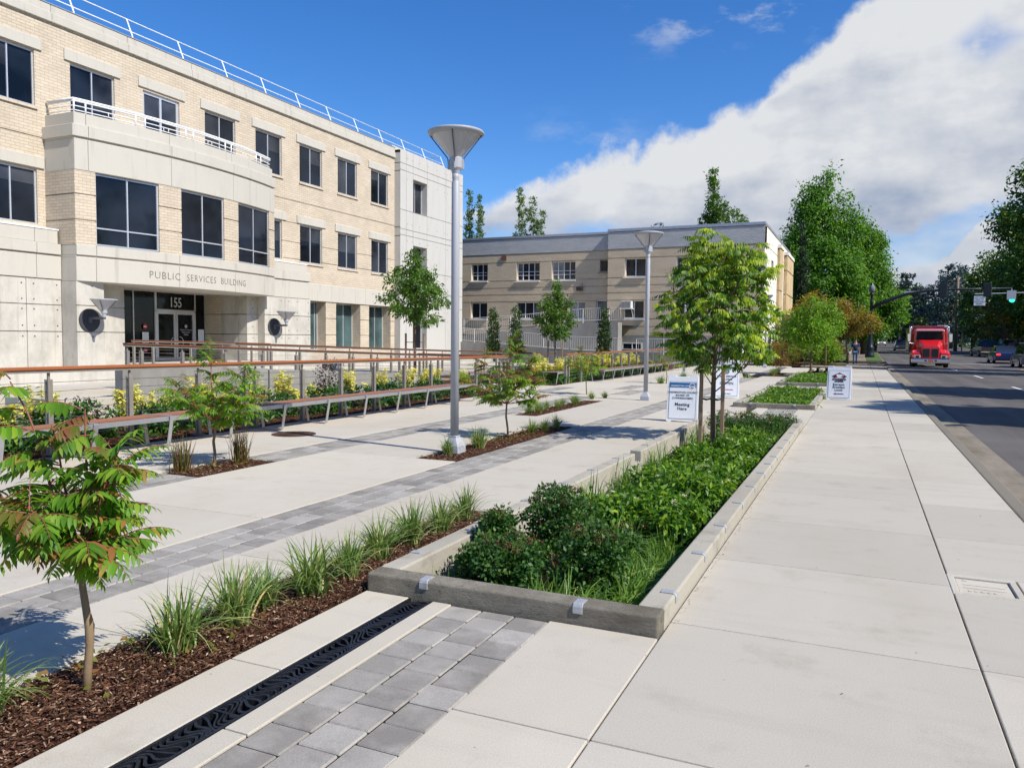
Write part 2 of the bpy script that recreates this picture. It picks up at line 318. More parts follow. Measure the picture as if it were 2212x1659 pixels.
def glass(name, c, rough=.04, refl=.9, tint=(.5,.6,.75)):
    g = G(name, rough, .28); g.col(g.scale(c, g.rng(g.noise(.45, 3), .35, .65, .35, 2.2))); g.b.inputs['IOR'].default_value = 1.5; g.b.inputs['Coat Weight'].default_value = 0
    g.bump(g.noise(.9, 1), .02, .05)
glass('window_glass', (.008,.011,.017)); glass('blind_glass', (.030,.034,.042)); glass('teal_glass', (.035,.06,.06)); glass('door_glass', (.008,.010,.011)); glass('old_glass', (.018,.02,.022)); glass('car_glass', (.01,.012,.015)); glass('curtain_glass', (.13,.135,.14))
def paint(name, c, coat=.8): g = G(name, .3, .5); g.col(c); g.b.inputs['Coat Weight'].default_value = coat; g.b.inputs['Coat Roughness'].default_value = .05
paint('red_paint', (.62,.012,.016)); paint('dark_red_paint', (.16,.012,.012)); paint('navy_paint', (.015,.03,.10)); paint('dark_paint', (.02,.022,.026)); paint('blue_grey_paint', (.12,.15,.20)); paint('silver_paint', (.45,.47,.50))
simple('chrome', (.72,.72,.74), .12, metal=1, var=.02); simple('tyre', (.018,.018,.019), .85); simple('skin', (.45,.26,.19), .6); simple('navy_cloth', (.025,.035,.09), .9); simple('denim', (.09,.16,.28), .9); simple('hair', (.03,.022,.018), .8)
simple('sign_white', (.82,.83,.85), .35, var=.02); simple('sign_blue', (.02,.13,.33), .4, var=.02); simple('ink', (.035,.04,.055), .5); simple('ink_blue', (.03,.20,.42), .5); simple('sign_red', (.45,.02,.03), .5); simple('maroon', (.16,.012,.018), .5); simple('orange_ink', (.60,.16,.05), .5)
simple('sign_green', (.01,.22,.17), .5); simple('letter_dark', (.16,.145,.12), .8); simple('frost_white', (.42,.43,.44), .6); simple('line_white', (.62,.62,.60), .7, var=.15, sc=20); simple('line_yellow', (.62,.40,.08), .7, var=.15, sc=20); simple('tie_black', (.02,.02,.02), .6)
simple('ac_white', (.62,.62,.60), .5); simple('utility_pole', (.20,.155,.12), .9, var=.2); simple('fence_brown', (.085,.065,.055), .9); simple('brown_vent', (.16,.07,.045), .8); simple('paper', (.75,.78,.80), .6)
for nm, cc, stg in (('green_lamp', (.02,1,.45), 3.0), ('tail_lamp', (1,.03,.02), 1.5), ('head_lamp', (1,.85,.6), 1.5)):
    g = G(nm); g.col(cc); g.b.inputs['Emission Color'].default_value = (*cc, 1); g.b.inputs['Emission Strength'].default_value = stg
# leaves
leafmat('sumac_leaf', [(0,(.065,.16,.012)),(.6,(.13,.28,.02)),(.88,(.23,.35,.03)),(.96,(.30,.22,.04)),(1,(.28,.10,.035))], .42)
leafmat('sumac_young', [(0,(.12,.14,.02)),(.5,(.17,.17,.03)),(.8,(.27,.14,.05)),(1,(.22,.06,.035))], .4)
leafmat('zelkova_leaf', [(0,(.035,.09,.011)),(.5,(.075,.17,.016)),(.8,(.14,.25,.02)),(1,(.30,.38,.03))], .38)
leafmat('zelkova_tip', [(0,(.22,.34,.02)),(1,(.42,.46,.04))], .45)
leafmat('upright_leaf', [(0,(.035,.10,.014)),(.7,(.08,.17,.02)),(1,(.17,.25,.03))], .35)
leafmat('maple_leaf', [(0,(.035,.11,.014)),(.5,(.08,.20,.02)),(1,(.17,.30,.032))], .4)
leafmat('street_leaf', [(0,(.04,.12,.015)),(.7,(.095,.22,.022)),(1,(.20,.32,.028))], .35)
leafmat('dark_maple_leaf', [(0,(.03,.08,.011)),(.7,(.075,.15,.018)),(1,(.24,.29,.035))], .25)
leafmat('conifer_leaf', [(0,(.012,.03,.018)),(1,(.04,.075,.05))], .1); leafmat('cedar_leaf', [(0,(.04,.07,.075)),(1,(.10,.15,.155))], .1)
leafmat('cypress_leaf', [(0,(.010,.030,.012)),(1,(.03,.06,.02))], .1); leafmat('poplar_leaf', [(0,(.05,.12,.02)),(1,(.16,.22,.05))], .3)
leafmat('arbor_leaf', [(0,(.015,.04,.008)),(.8,(.035,.085,.014)),(1,(.08,.13,.02))], .2)
leafmat('rust_leaf', [(0,(.09,.10,.012)),(.5,(.19,.14,.018)),(1,(.28,.16,.022))], .35); leafmat('lime_leaf', [(0,(.06,.15,.012)),(.6,(.12,.26,.018)),(1,(.25,.36,.025))], .4)
leafmat('dogwood_leaf', [(0,(.035,.10,.010)),(.5,(.08,.19,.013)),(.85,(.15,.27,.02)),(1,(.27,.38,.025))], .32); leafmat('spirea_leaf', [(0,(.020,.07,.014)),(.7,(.045,.12,.02)),(1,(.10,.19,.03))], .25)
leafmat('spirea_flower', [(0,(.09,.04,.02)),(1,(.24,.105,.05))], .1); leafmat('white_flower', [(0,(.55,.52,.32)),(1,(.72,.70,.50))], .2); leafmat('small_yellow', [(0,(.6,.5,.02)),(1,(.7,.6,.05))], .2)
leafmat('grass_blade', [(0,(.075,.15,.03)),(.5,(.16,.25,.055)),(.8,(.30,.38,.13)),(.91,(.54,.42,.18)),(1,(.66,.50,.24))], .25)
leafmat('sedge_blade', [(0,(.06,.15,.018)),(.6,(.13,.25,.03)),(1,(.32,.42,.12))], .3); leafmat('red_blade', [(0,(.08,.14,.02)),(.4,(.13,.12,.03)),(.7,(.20,.04,.02)),(1,(.12,.012,.012))], .3)
leafmat('yellow_leaf', [(0,(.35,.36,.06)),(.4,(.62,.58,.12)),(1,(.80,.76,.30))], .3); leafmat('cover_leaf', [(0,(.025,.085,.014)),(.8,(.06,.15,.02)),(1,(.12,.22,.035))], .25)
leafmat('purple_leaf', [(0,(.02,.008,.012)),(1,(.06,.02,.025))], .2); leafmat('lawn_blade', [(0,(.05,.12,.015)),(1,(.11,.20,.03))], .2); leafmat('litter_leaf', [(0,(.05,.10,.012)),(1,(.14,.18,.02))], .3)
simple('lawn', (.06,.12,.02), .95, var=.3, sc=6); simple('terrain', (.07,.085,.05), .95, var=.3, sc=.2)
def M(n): return MT[n]
# ------------------------------------------------------------------ ground, road, paving
def gz(y): return .0095*max(0., y-68)
STR = 'structure'
mb = MB()
ys = [-60, 68, 200, 700, 4000]
for a, b in zip(ys, ys[1:]):
    mb.quad((-2500,a,gz(min(a,700))-.5), (2500,a,gz(min(a,700))-.5), (2500,b,gz(min(b,700))-.5), (-2500,b,gz(min(b,700))-.5))
tag(mb.build('ground', M('terrain')), 'bare ground under and beyond the paving', 'ground', kind=STR)
mb = MB()
ys = [-12, 20, 68, 100, 150, 220, 400]
for a, b in zip(ys, ys[1:]): mb.quad((1.93,a,gz(a)-.13), (17.0,a,gz(a)-.13), (17.0,b,gz(b)-.13), (1.93,b,gz(b)-.13))
mb.quad((-60,61.5,-.128), (1.93,61.5,-.128), (1.93,70,-.126), (-60,70,-.126)); mb.quad((17,60,-.128), (80,60,-.128), (80,71,-.126), (17,71,-.126))
tag(mb.build('road', M('asphalt')), 'grey asphalt street running into the distance', 'road', kind=STR)
def slab(mb, x0, x1, y0, y1, zt=0., g=.004, th=.12): mb.box(x0+g, x1-g, y0+g, y1-g, zt-th, zt)
def strip(mb, x0, x1, y0, y1, step, y_al=0., holes=(), zf=lambda y: 0.):
    k = math.floor((y0-y_al)/step); ys = [y0]+[y_al+step*i for i in range(k, int((y1-y_al)/step)+2) if y0+.15 < y_al+step*i < y1-.15]+[y1]
    for hx0, hx1, hy0, hy1 in holes:
        if hx0 < x1-.01 and hx1 > x0+.01: ys = sorted(set([q for q in ys if not hy0-.3 < q < hy1+.3] + [max(hy0, y0), min(hy1, y1)]))
    for a, b in zip(ys, ys[1:]):
        if b-a < .05 or any(hx0 < x1-.01 and hx1 > x0+.01 and hy0 < (a+b)/2 < hy1 for hx0, hx1, hy0, hy1 in holes): continue
        slab(mb, x0, x1, a, b, zf((a+b)/2))
mb = MB()
strip(mb, -.92, .57, -1.2, 50.2, 1.41, 1.42); 
strip(mb, .57, 1.34, -1.2, 50.2, 1.41, 1.42, holes=[(.57, .92, 5.5, 5.95)])
slab(mb, .57+.40, 1.34, 5.5, 5.95)
tag(mb.build('sidewalk', M('walk_concrete'), bevel=.006, seg=2), 'pale broom finished concrete sidewalk beside the street', 'sidewalk', kind=STR)
mb = MB()
for x0, x1 in ((-.92,.57),(.57,1.34)): strip(mb, x0, x1, 50.22, 61.2, 1.5)
strip(mb, -3.6, -.92, 53.5, 56, 1.3)
for x0, x1 in ((-1.2,.4),(.4,1.6)): strip(mb, x0, x1, 71, 150, 3, zf=gz)
tag(mb.build('old_sidewalk', M('old_concrete'), bevel=.01), 'older brown concrete sidewalk past the new paving', 'sidewalk', kind=STR)
mb = MB(); strip(mb, 17.2, 19.6, -12, 60, 1.5); strip(mb, 17.2, 19.6, 72, 130, 1.5, zf=gz); mb.box(16.95,17.19,-12,60,-.3,0); tag(mb.build('far_sidewalk', M('old_concrete'), bevel=.01), 'concrete sidewalk on the far side of the street', 'sidewalk', kind=STR)
mb = MB(); mb.quad((19.65,-12,-.02),(60,-12,-.02),(60,60,-.02),(19.65,60,-.02)); tag(mb.build('verge', M('lawn')), 'grass verge on the far side of the street', 'lawn', kind=STR)
# kerb and gutter
mb = MB(); y = -1.0; i = 0
while y < 61: 
    mb.box(1.345, 1.49, y, y+2.99, -.3, -.004); y += 3.0
strip(mb, 1.6, 1.8, 71, 160, 3, zf=gz)
tag(mb.build('kerb', M('kerb_concrete'), bevel=.018, seg=2), 'weathered concrete kerb at the edge of the street', 'kerb', kind=STR)
mb = MB(); y = -1.0
while y < 61: mb.box(1.495, 1.925, y, y+2.995, -.3, -.125); y += 3.0
tag(mb.build('gutter', M('gutter')), 'stained concrete gutter between kerb and asphalt', 'gutter', kind=STR)
mb = MB()
for y in (35.9, 47.2, 58.5): mb.box(5.36, 5.48, y-3.2, y, -.127, -.124)
mb.box(5.36,5.48,82,85,.02,.03); mb.box(5.36,5.48,95,98,.14,.15); mb.box(5.36,5.48,108,112,.27,.28); mb.box(5.36,5.48,125,129,.43,.44)
mb.box(5.6, 9.6, 72, 72.5, -.085, -.082)
tag(mb.build('lane_marking', M('line_white')), 'worn white dashed lane lines on the street', 'road marking', kind=STR)
mb = MB()
for x in (9.45, 9.72): mb.box(x, x+.11, -5, 60, -.127, -.124)
tag(mb.build('lane_marking', M('line_yellow')), 'yellow centre lines on the street', 'road marking', kind=STR)
# plaza slabs
BED = [(-3.36,-2.74,-1.5,6.28), (-5.26,-4.65,8.7,13.17), (-7.24,-6.62,6.43,7.68), (-6.6,-5.98,2.6,5.2), (-6.54,-5.98,14.62,19.15), (-4.0,-3.4,36.5,41.5)]
PIT = [(-2.74,-.92,3.98,15.42), (-2.74,-.92,19.03,26.35), (-2.74,-.92,29.38,37.8), (-2.74,-.92,41.0,48.0)]
mb = MB(); HL = BED+PIT+[(-9.3,-7.24,0,0)]
strip(mb, -1.53, -.92, -1.3, 3.97, 1.41, 1.42); strip(mb, -2.27, -2.14, -1.3, 3.97, 2.0, .3); strip(mb, -2.74, -2.43, -1.3, 3.97, 1.41, 1.42)
strip(mb, -4.03, -3.36, -2.5, 6.28, 1.41, 1.42); strip(mb, -4.03, -2.74, 6.28, 49.8, 2.82, 3.46, holes=HL)
for a, b in ((15.42,19.03),(26.35,29.38),(37.8,41.0),(48.0,50.2)):
    strip(mb, -2.74, -2.43, a, b, 5); strip(mb, -2.2, -1.95, a, b, 5); strip(mb, -1.3, -.92, a, b, 1.9, a)
strip(mb, -6.62, -4.65, -2.5, 2.6, 2.82, 2.83); strip(mb, -5.98, -4.65, 2.6, 5.2, 9, 2.6); strip(mb, -6.62, -4.65, 5.2, 8.7, 9, 5.2)
strip(mb, -6.62, -5.26, 8.7, 13.17, 9, 8.7); strip(mb, -6.62, -4.65, 13.17, 14.62, 9, 13.2); strip(mb, -5.98, -4.65, 14.62, 19.15, 9, 14.62)
strip(mb, -6.62, -4.65, 19.15, 21.5, 9, 19.15); strip(mb, -5.98, -4.65, 21.5, 23.8, 9, 21.5); strip(mb, -6.62, -4.65, 23.8, 50.2, 2.82, 23.8)
mb.box(-6.62,-6.545,14.62,19.15,-.12,0)
strip(mb, -7.24, -6.62, 20.4, 50.2, 2.82, 2.83, holes=[(-7.24,-6.62,23.95,26.3)])
strip(mb, -9.42, -7.24, -2.5, 21.6, 2.82, 2.83); strip(mb, -8.46, -7.24, 21.6, 24.1, 9, 21.6); strip(mb, -9.42, -9.08, 21.6, 24.1, 9, 21.6); strip(mb, -9.42, -7.24, 24.1, 50.2, 2.82, 24.1)
strip(mb, -12.5, -9.42, 20.8, 24.6, 2.0, 20.8); strip(mb, -9.42, -4.0, 50.2, 52.6, 2.8)
tag(mb.build('plaza_paving', M('plaza_concrete'), bevel=.005, seg=2), 'cream concrete plaza slabs with tooled joints', 'paving', kind=STR)
mb = MB()
def pavers(x0, y0, y1, n=3, s=.2045, rot=0):
    for c in range(n):
        y = y0 - (.0955 if c % 2 else 0)
        while y < y1:
            a, b = max(y, y0), min(y+.191, y1)
            if b-a > .03: j = rnd.uniform(-.0015,.0015); mb.box(x0+c*s+.0035+j, x0+(c+1)*s-.0035+j, a+.0035, b-.0035, -.08, -.004+rnd.uniform(-.002,.002))
            y += .191
pavers(-2.14, -1.2, 3.96); pavers(-4.645, -2.4, 35.0); pavers(-4.645, 39.2, 47.0)
pavers(-7.235, -2.4, 6.42); pavers(-7.235, 7.7, 20.4); pavers(-7.235, 23.97, 26.28); pavers(-6.6, 21.52, 23.78); pavers(-9.08, 21.62, 24.08)
for a, b in ((15.42,19.03),(26.35,29.38),(37.8,41.0)): pavers(-1.93, a+.02, b-.02)
tag(mb.build('paver_strip', M('paver'), bevel=.006, seg=1), 'strips of small grey square pavers laid through the plaza', 'pavers', kind=STR)
mb = MB(); mb.quad((-2.3+.14,-1.2,-.07),(-1.52,-1.2,-.07),(-1.52,3.97,-.07),(-2.16,3.97,-.07)); mb.quad((-4.67,-2.4,-.03),(-4.0,-2.4,-.03),(-4.0,47,-.03),(-4.67,47,-.03)); mb.quad((-7.26,-2.4,-.031),(-6.6,-2.4,-.031),(-6.6,6.4,-.031),(-7.26,6.4,-.031)); mb.quad((-7.26,7.72,-.031),(-6.6,7.72,-.031),(-6.6,20.4,-.031),(-7.26,20.4,-.031))
mb.quad((-2.15,-1.2,-.012),(-1.528,-1.2,-.012),(-1.528,3.97,-.012),(-2.15,3.97,-.012))
tag(mb.build('joint_sand', M('soil')), 'brown sand between the pavers', 'sand', kind=STR)
# mulch beds
def mulch(name, x0, x1, y0, y1, zt=-.02, chips=0, lab='', res=.05):
    nx, ny = max(2, int((x1-x0)/res)), max(2, int((y1-y0)/res)); nx = min(nx, 60); ny = min(ny, 260)
    X, Y = np.meshgrid(np.linspace(x0, x1, nx+1), np.linspace(y0, y1, ny+1)); r = np.random.RandomState(3)
    Z = zt + r.uniform(-.012, .012, X.shape) + .012*np.sin(X*7)*np.cos(Y*5)
    V = np.stack([X,Y,Z], -1).reshape(-1,3); i = np.arange(nx*ny); a = (i//nx)*(nx+1)+i%nx
    o = npmesh(name, V, np.stack([a,a+1,a+nx+2,a+nx+1], 1), M('mulch'), smooth=True)
    tag(o, lab, 'mulch bed', kind=STR)
def chips(x0, x1, y0, y1, n, zt=-.005, L=(.012,.05), seed=1):
    r = np.random.RandomState(seed); P = np.stack([r.uniform(x0,x1,n), y0+(y1-y0)*r.uniform(0,1,n)**1.35, np.full(n, zt)+r.uniform(-.01,.022,n)], 1)
    t = r.uniform(0, 2*pi, n); A = np.stack([np.cos(t), np.sin(t), r.uniform(-.35,.35,n)], 1); Nn = np.stack([r.normal(0,.35,n), r.normal(0,.35,n), np.ones(n)], 1)
    return scatter(np.array([(0,-.5,0),(1,-.35,0),(1,.4,0),(0,.5,.1)],float), np.array([(0,1,2,3)]), P, A, Nn, r.uniform(*L, n), r.uniform(.003,.010,n))
LB = ['long mulch bed beside the drain in the foreground', 'mulch bed around the tall lamp post', 'small mulch bed with the red tipped grasses', 'mulch bed hidden behind the front sumac', 'mulch bed with low grasses behind the lamp post', 'small far mulch bed by the planters']
allV = []; allF = []; off = 0
for i, (b, l) in enumerate(zip(BED, LB)):
    mulch('mulch_bed', *b, lab=l)
    n = (26000, 7000, 3000, 3000, 4000, 300)[i]
    q = chips(b[0]+.01, b[1]-.02, max(b[2], 1.2), b[3]-.02, n, seed=i, L=(.006,.030))
    allV.append(q[0]); allF.append(q[1]+off); off += len(q[0])
mulch('mulch_bed', -12.45, -9.44, 2.0, 20.7, .0, lab='wide planting bed behind the long bench and guardrail', res=.15); mulch('mulch_bed', -12.45, -9.44, 24.7, 49, .0, lab='wide planting bed behind the far benches', res=.2)
mulch('mulch_bed', -20.5, -12.6, 20.0, 44, .02, lab='planting bed between the ramps and the far building', res=.4)
mulch('mulch_bed', -9.3, -.95, 56.2, 61.3, .03, lab='planting bed beside the older sidewalk', res=.3); mulch('mulch_bed', -6.0, -3.7, 52.7, 56.1, .03, lab='planting bed at the corner of the far building', res=.3)
q = chips(-10.2, -9.45, 5, 19, 9000, zt=.01, L=(.03,.09), seed=11); allV.append(q[0]); allF.append(q[1]+off); off += len(q[0])
tag(npmesh('mulch_chips', np.concatenate(allV), np.concatenate(allF), M('mulch_chip')), 'loose bark chips spread over the beds', 'bark chips', kind='stuff')
# ------------------------------------------------------------------ planters
def planter(y0, y1, label, brL, brR, notch=None):
    t = thing('concrete_planter', label, 'planter', (-1.83, y0, 0), group='sunken street planters')
    m = MB(); H = .108; X0, X1, T = -2.745, -.925, .15
    ring = lambda a,b,c,d,z0,z1: m.box(a,b,c,d,z0,z1)
    fw_ = MB(); fw_.box(X0, X1, y0, y0+T, -.55, H); fw_.build('end_wall', M('pitted_concrete'), t, world=True, bevel=.014, seg=3)
    ring(X1-T, X1, y0+T+.0005, y1-T, -.55, H); ring(X0, X1, y1-T+.0005, y1, -.55, H)
    if notch:
        ring(X0, X0+T, y0+T+.0005, notch[0], -.55, H); ring(X0, X0+T, notch[0]+.0005, notch[1], -.55, -.03); ring(X0-.0, X0+T, notch[1]+.0005, y1-T, -.55, H)
    else: ring(X0, X0+T, y0+T+.0005, y1-T, -.55, H)
    m.build('wall', M('planter_concrete'), t, world=True, bevel=.012, seg=2)
    m = MB(); m.box(X0+T, X1-T, y0+T, y1-T, -.6, -.26); m.build('soil', M('soil'), t, world=True)
    def br(x, y, ax):
        b = MB(); w_, L_, h_, th = .028, .085, .05, .007; z = H+.001
        prof = [(0,0),(L_-.012,0),(L_-.004,-.004),(L_,-.012),(L_,-h_)]
        for (a, za), (c, zc) in zip(prof, prof[1:]):
            pass
        up = [(a, za+th) for a, za in prof[:2]] + [(L_-.002, th-.005), (L_+th, -.012), (L_+th, -h_)]
        poly = up + prof[::-1]
        n = len(poly); v = []
        for sgn in (-w_/1, w_/1):
            for a, zz in poly:
                if ax == 'R': v.append((x-L_+a, y+sgn, z+zz))
                elif ax == 'L': v.append((x+L_-a, y+sgn, z+zz))
                else: v.append((x+sgn, y+L_-a, z+zz))
        b.add(v, [tuple(range(n))[::-1], tuple(range(n,2*n))]+[(i,(i+1)%n,n+(i+1)%n,n+i) for i in range(n)])
        b.build('edge_bracket', M('galvanised'), t, world=True, bevel=.0015)
    for y in brR: br(X1, y, 'R')
    for y in brL: br(X0, y, 'L')
    for x in (-2.34, -1.37): br(x, y0, 'F')
    return t
PL1 = planter(3.98, 15.42, 'long sunken concrete planter nearest the camera with dense shrubs', [4.5,5.45,6.39,7.34,8.25,9.21,10.6,11.5,12.4,13.3,14.2], [4.41,5.32,6.21,7.16,8.04,8.91,9.62,10.27,11.16,12.09,13.07,14.05,15.0], (9.70, 10.0))
planter(19.03, 26.35, 'short sunken planter filled with low green plants behind the long one', [19.6,20.5,21.4,22.9,23.8,24.7], [19.6,20.5,21.4,22.3,23.2,24.1,25,25.9], (22.0,22.3))
planter(29.38, 37.8, 'farthest sunken planter holding a young tree beside the sandwich board', [30,31,32,33], [30,31,32,33])
# inlet step below the notch
# ------------------------------------------------------------------ drain grate
t = thing('trench_drain', 'black cast iron trench drain with wavy slots', 'drain', (-2.35, 1.4, 0))
m = MB(); y0, y1 = -1.2, 3.96; X0, X1 = -2.428, -2.272
m.box(X0, X0+.014, y0, y1, -.1, -.001); m.box(X1-.014, X1, y0, y1, -.1, -.001); m.build('frame', M('cast_iron'), t, world=True)
m = MB()
NS = 150
for k in range(NS):     # wavy ribs: one rib = a thin S-shaped bar leaning along the drain
    yb = y0 + (y1-y0)*k/NS; ph = yb*2*pi/.46
    amp = .042*sin(ph); pts = []
    for j in range(9):
        u = j/8; x = X0+.012+(X1-X0-.024)*u
        pts.append((x, yb + amp*sin(u*2*pi)*1.0 + .075*sin(ph*.5+1)*(u-.5)))
    wd = .014 + .004*sin(ph*1.7)
    for (xa, ya), (xb, yb2) in zip(pts, pts[1:]):
        m.add([(xa,ya-wd/2,-.004),(xb,yb2-wd/2,-.004),(xb,yb2+wd/2,-.004),(xa,ya+wd/2,-.004),(xa,ya-wd/2,-.035),(xb,yb2-wd/2,-.035),(xb,yb2+wd/2,-.035),(xa,ya+wd/2,-.035)], [(0,1,2,3),(0,4,5,1),(3,2,6,7)])
y = y0+.1
while y < y1: m.box(X0+.012, X1-.012, y, y+.012, -.036, -.0035); y += .5
m.build('grate', M('cast_iron'), t, world=True, fixn=False)
m = MB(); m.quad((X0,y0,-.095),(X1,y0,-.095),(X1,y1,-.095),(X0,y1,-.095)); m.build('channel', M('black_paint'), t, world=True)
# utility box in the sidewalk
t = thing('utility_box', 'beige flush utility box lid set into the sidewalk', 'utility cover', (.76, 5.72, 0))
m = MB(); x0,x1,a,b = .565,.965,5.5,5.95; T=.045
m.box(x0,x1,a,a+T,-.1,.002); m.box(x0,x1,b-T,b,-.1,.002); m.box(x0,x0+T,a+T,b-T,-.1,.002); m.box(x1-T,x1,a+T,b-T,-.1,.002); m.build('frame', M('walk_concrete'), t, world=True, bevel=.006)
m = MB(); m.box(x0+T+.004,x1-T-.004,a+T+.004,b-T-.004,-.1,-.012)
for i in range(5): m.box(x0+.1+i*.035, x0+.12+i*.035, a+.12, a+.14, -.0125, -.008)
m.box(x0+.08,x1-.08,a+.19,a+.195,-.0125,-.008); m.box(x0+.08,x1-.08,a+.26,a+.265,-.0125,-.008); m.box(x0+.09,x0+.12,b-.10,b-.08,-.0125,-.0078); m.build('lid', M('plaza_concrete'), t, world=True, bevel=.002)
# manhole
t = thing('manhole_cover', 'round rusty manhole cover in the plaza near the bench', 'manhole cover', (-8.25, 9.95, 0))
m = MB(); m.lathe([(0,-.01),(.30,-.01),(.30,.006),(0,.006)], n=48, cap=False); m.build('cover', M('rust_iron'), t)
m = MB()
for r in (.05,.11,.17,.23): m.lathe([(r,.006),(r,.012),(r+.025,.012),(r+.025,.006)], n=40, cap=False)
m.lathe([(.305,.0),(.305,.009),(.345,.009),(.345,.0)], n=48, cap=False); m.build('ring', M('rust_iron'), t)
# ------------------------------------------------------------------ lamps
def lamp_post(loc, label, s=1.0, proto=[None]):
    if proto[0] is not None:
        c = copy_tree(proto[0]); c.location = loc; c.scale = (s,s,s); c['label'] = label; return c
    t = thing('lamp_post', label, 'lamp post', loc, group='conical grey lamp posts on the plaza'); t.scale = (s,s,s); proto[0] = t
    m = MB(); a, b = .115, .058
    sq = lambda r, z: [(r,r,z),(-r,r,z),(-r,-r,z),(r,-r,z)]
    m.add(sq(a,0)+sq(a,.10)+sq(b,.21)+sq(b,.24), [(i*4+k, i*4+(k+1)%4, i*4+4+(k+1)%4, i*4+4+k) for i in range(3) for k in range(4)]+[(12,13,14,15),(3,2,1,0)]); m.build('base', M('lamp_grey'), t, bevel=.006)
    m = MB(); m.lathe([(.057,.2),(.054,3.62),(.049,3.63),(.044,3.66),(.048,3.69),(.048,3.76)], n=28); m.build('pole', M('lamp_grey'), t, smooth=True)
    m = MB(); m.lathe([(.048,3.74),(.06,3.78),(.085,3.82),(.085,3.95),(.075,3.97)], n=24)
    for k in range(4):
        q = k*pi/2+.35; m.box(.07,.11,-.014,.014,3.80,3.93, rot=q)
    m.build('collar', M('lamp_grey'), t, bevel=.004)
    m = MB(); m.lathe([(.075,3.95),(.315,4.235)], n=40, cap=False); m.build('diffuser', M('lamp_diffuser'), t, smooth=True)
    m = MB(); m.lathe([(.315,4.232),(.345,4.24),(.372,4.262),(.378,4.28),(.368,4.292),(.27,4.315),(0,4.33)], n=48, cap=False); m.build('rim', M('lamp_grey'), t, smooth=True)
    for k in range(4):
        q = k*pi/2+.35; m = MB(); m.tube([(.10*cos(q),.10*sin(q),3.86),(.112*cos(q),.112*sin(q),3.95),(.352*cos(q),.352*sin(q),4.25)], .0085, 6); m.build('rib', M('lamp_dark'), t)
    return t
lamp_post((-5.02,9.35,0), 'tall grey lamp post with conical head nearest the camera')
lamp_post((-5.07,19.87,0), 'grey lamp post left of the staked tree, second from the camera')
lamp_post((-7.05,34.2,0), 'grey lamp post whose lower pole shows behind the staked tree')
lamp_post((-5.22,48.6,0), 'grey lamp post by the white corner of the far building')
# bollard by far building
t = thing('bollard', 'slim white bollard in front of the corner window', 'bollard', (-6.75, 50.2, 0)); m = MB(); m.lathe([(.06,0),(.06,1.05),(.05,1.1),(0,1.12)], n=16); m.build('post', M('white_paint'), t, smooth=True)
m = MB(); m.lathe([(.10,0),(.10,.02),(.06,.03)], n=16); m.build('base', M('white_paint'), t)
# ------------------------------------------------------------------ benches
def bench(loc, n, pitch, label, sw=.50):
    t = thing('long_bench', label, 'bench', loc, group='slatted benches with steel frames')
    L = n*pitch
    for k in range(n):
        m = MB(); y0 = k*pitch+.03; y1 = (k+1)*pitch-.03
        for j in range(5):
            x = -.24+j*.094; m.box(x, x+.086, y0, y1, .415, .442)
        m.build('seat', M('bench_wood'), t, bevel=.004)
    m = MB()
    for x in (-.255, .232): m.box(x, x+.02, .0, L, .375, .438)
    m.build('seat_frame', M('bench_steel'), t, bevel=.003)
    for k in range(n+1):
        y = k*pitch; m = MB(); W = .03; h = .012
        P = [(-.265,.443),(.265,.443),(.275,.437),(.278,.42),(.205,.02),(.195,.008),(-.195,.008),(-.205,.02),(-.278,.42),(-.275,.437)]
        n_ = len(P); v = []
        for sy in (-W, W):
            for (x, z) in P: v.append((x, y+sy, z+.006))
        for sy in (-W, W):
            for (x, z) in P: v.append((x*.955, y+sy, .22+(z-.22)*.955))
        f = []
        for i in range(n_):
            j = (i+1)%n_; f += [(i,j,n_+j,n_+i), (2*n_+i,3*n_+i,3*n_+j,2*n_+j), (i,2*n_+i,2*n_+j,j), (n_+i,n_+j,3*n_+j,3*n_+i)]
        m.add(v, f); m.build('leg_frame', M('bench_steel'), t)
    return t
bench((-8.98,5.60,0), 10, 1.175, 'long wood slat bench with tilted steel legs along the front guardrail')
bench((-8.98,28.0,0), 10, 1.33, 'long wood slat bench beyond the small sumacs, in front of yellow shrubs')
bench((-9.7,25.0,0), 1, .9, 'short single bench seen end on beside the gap in the guardrail')
bench((-11.7,22.3,0), 1, 1.6, 'short bench between the concrete walls behind the tall lamp post')
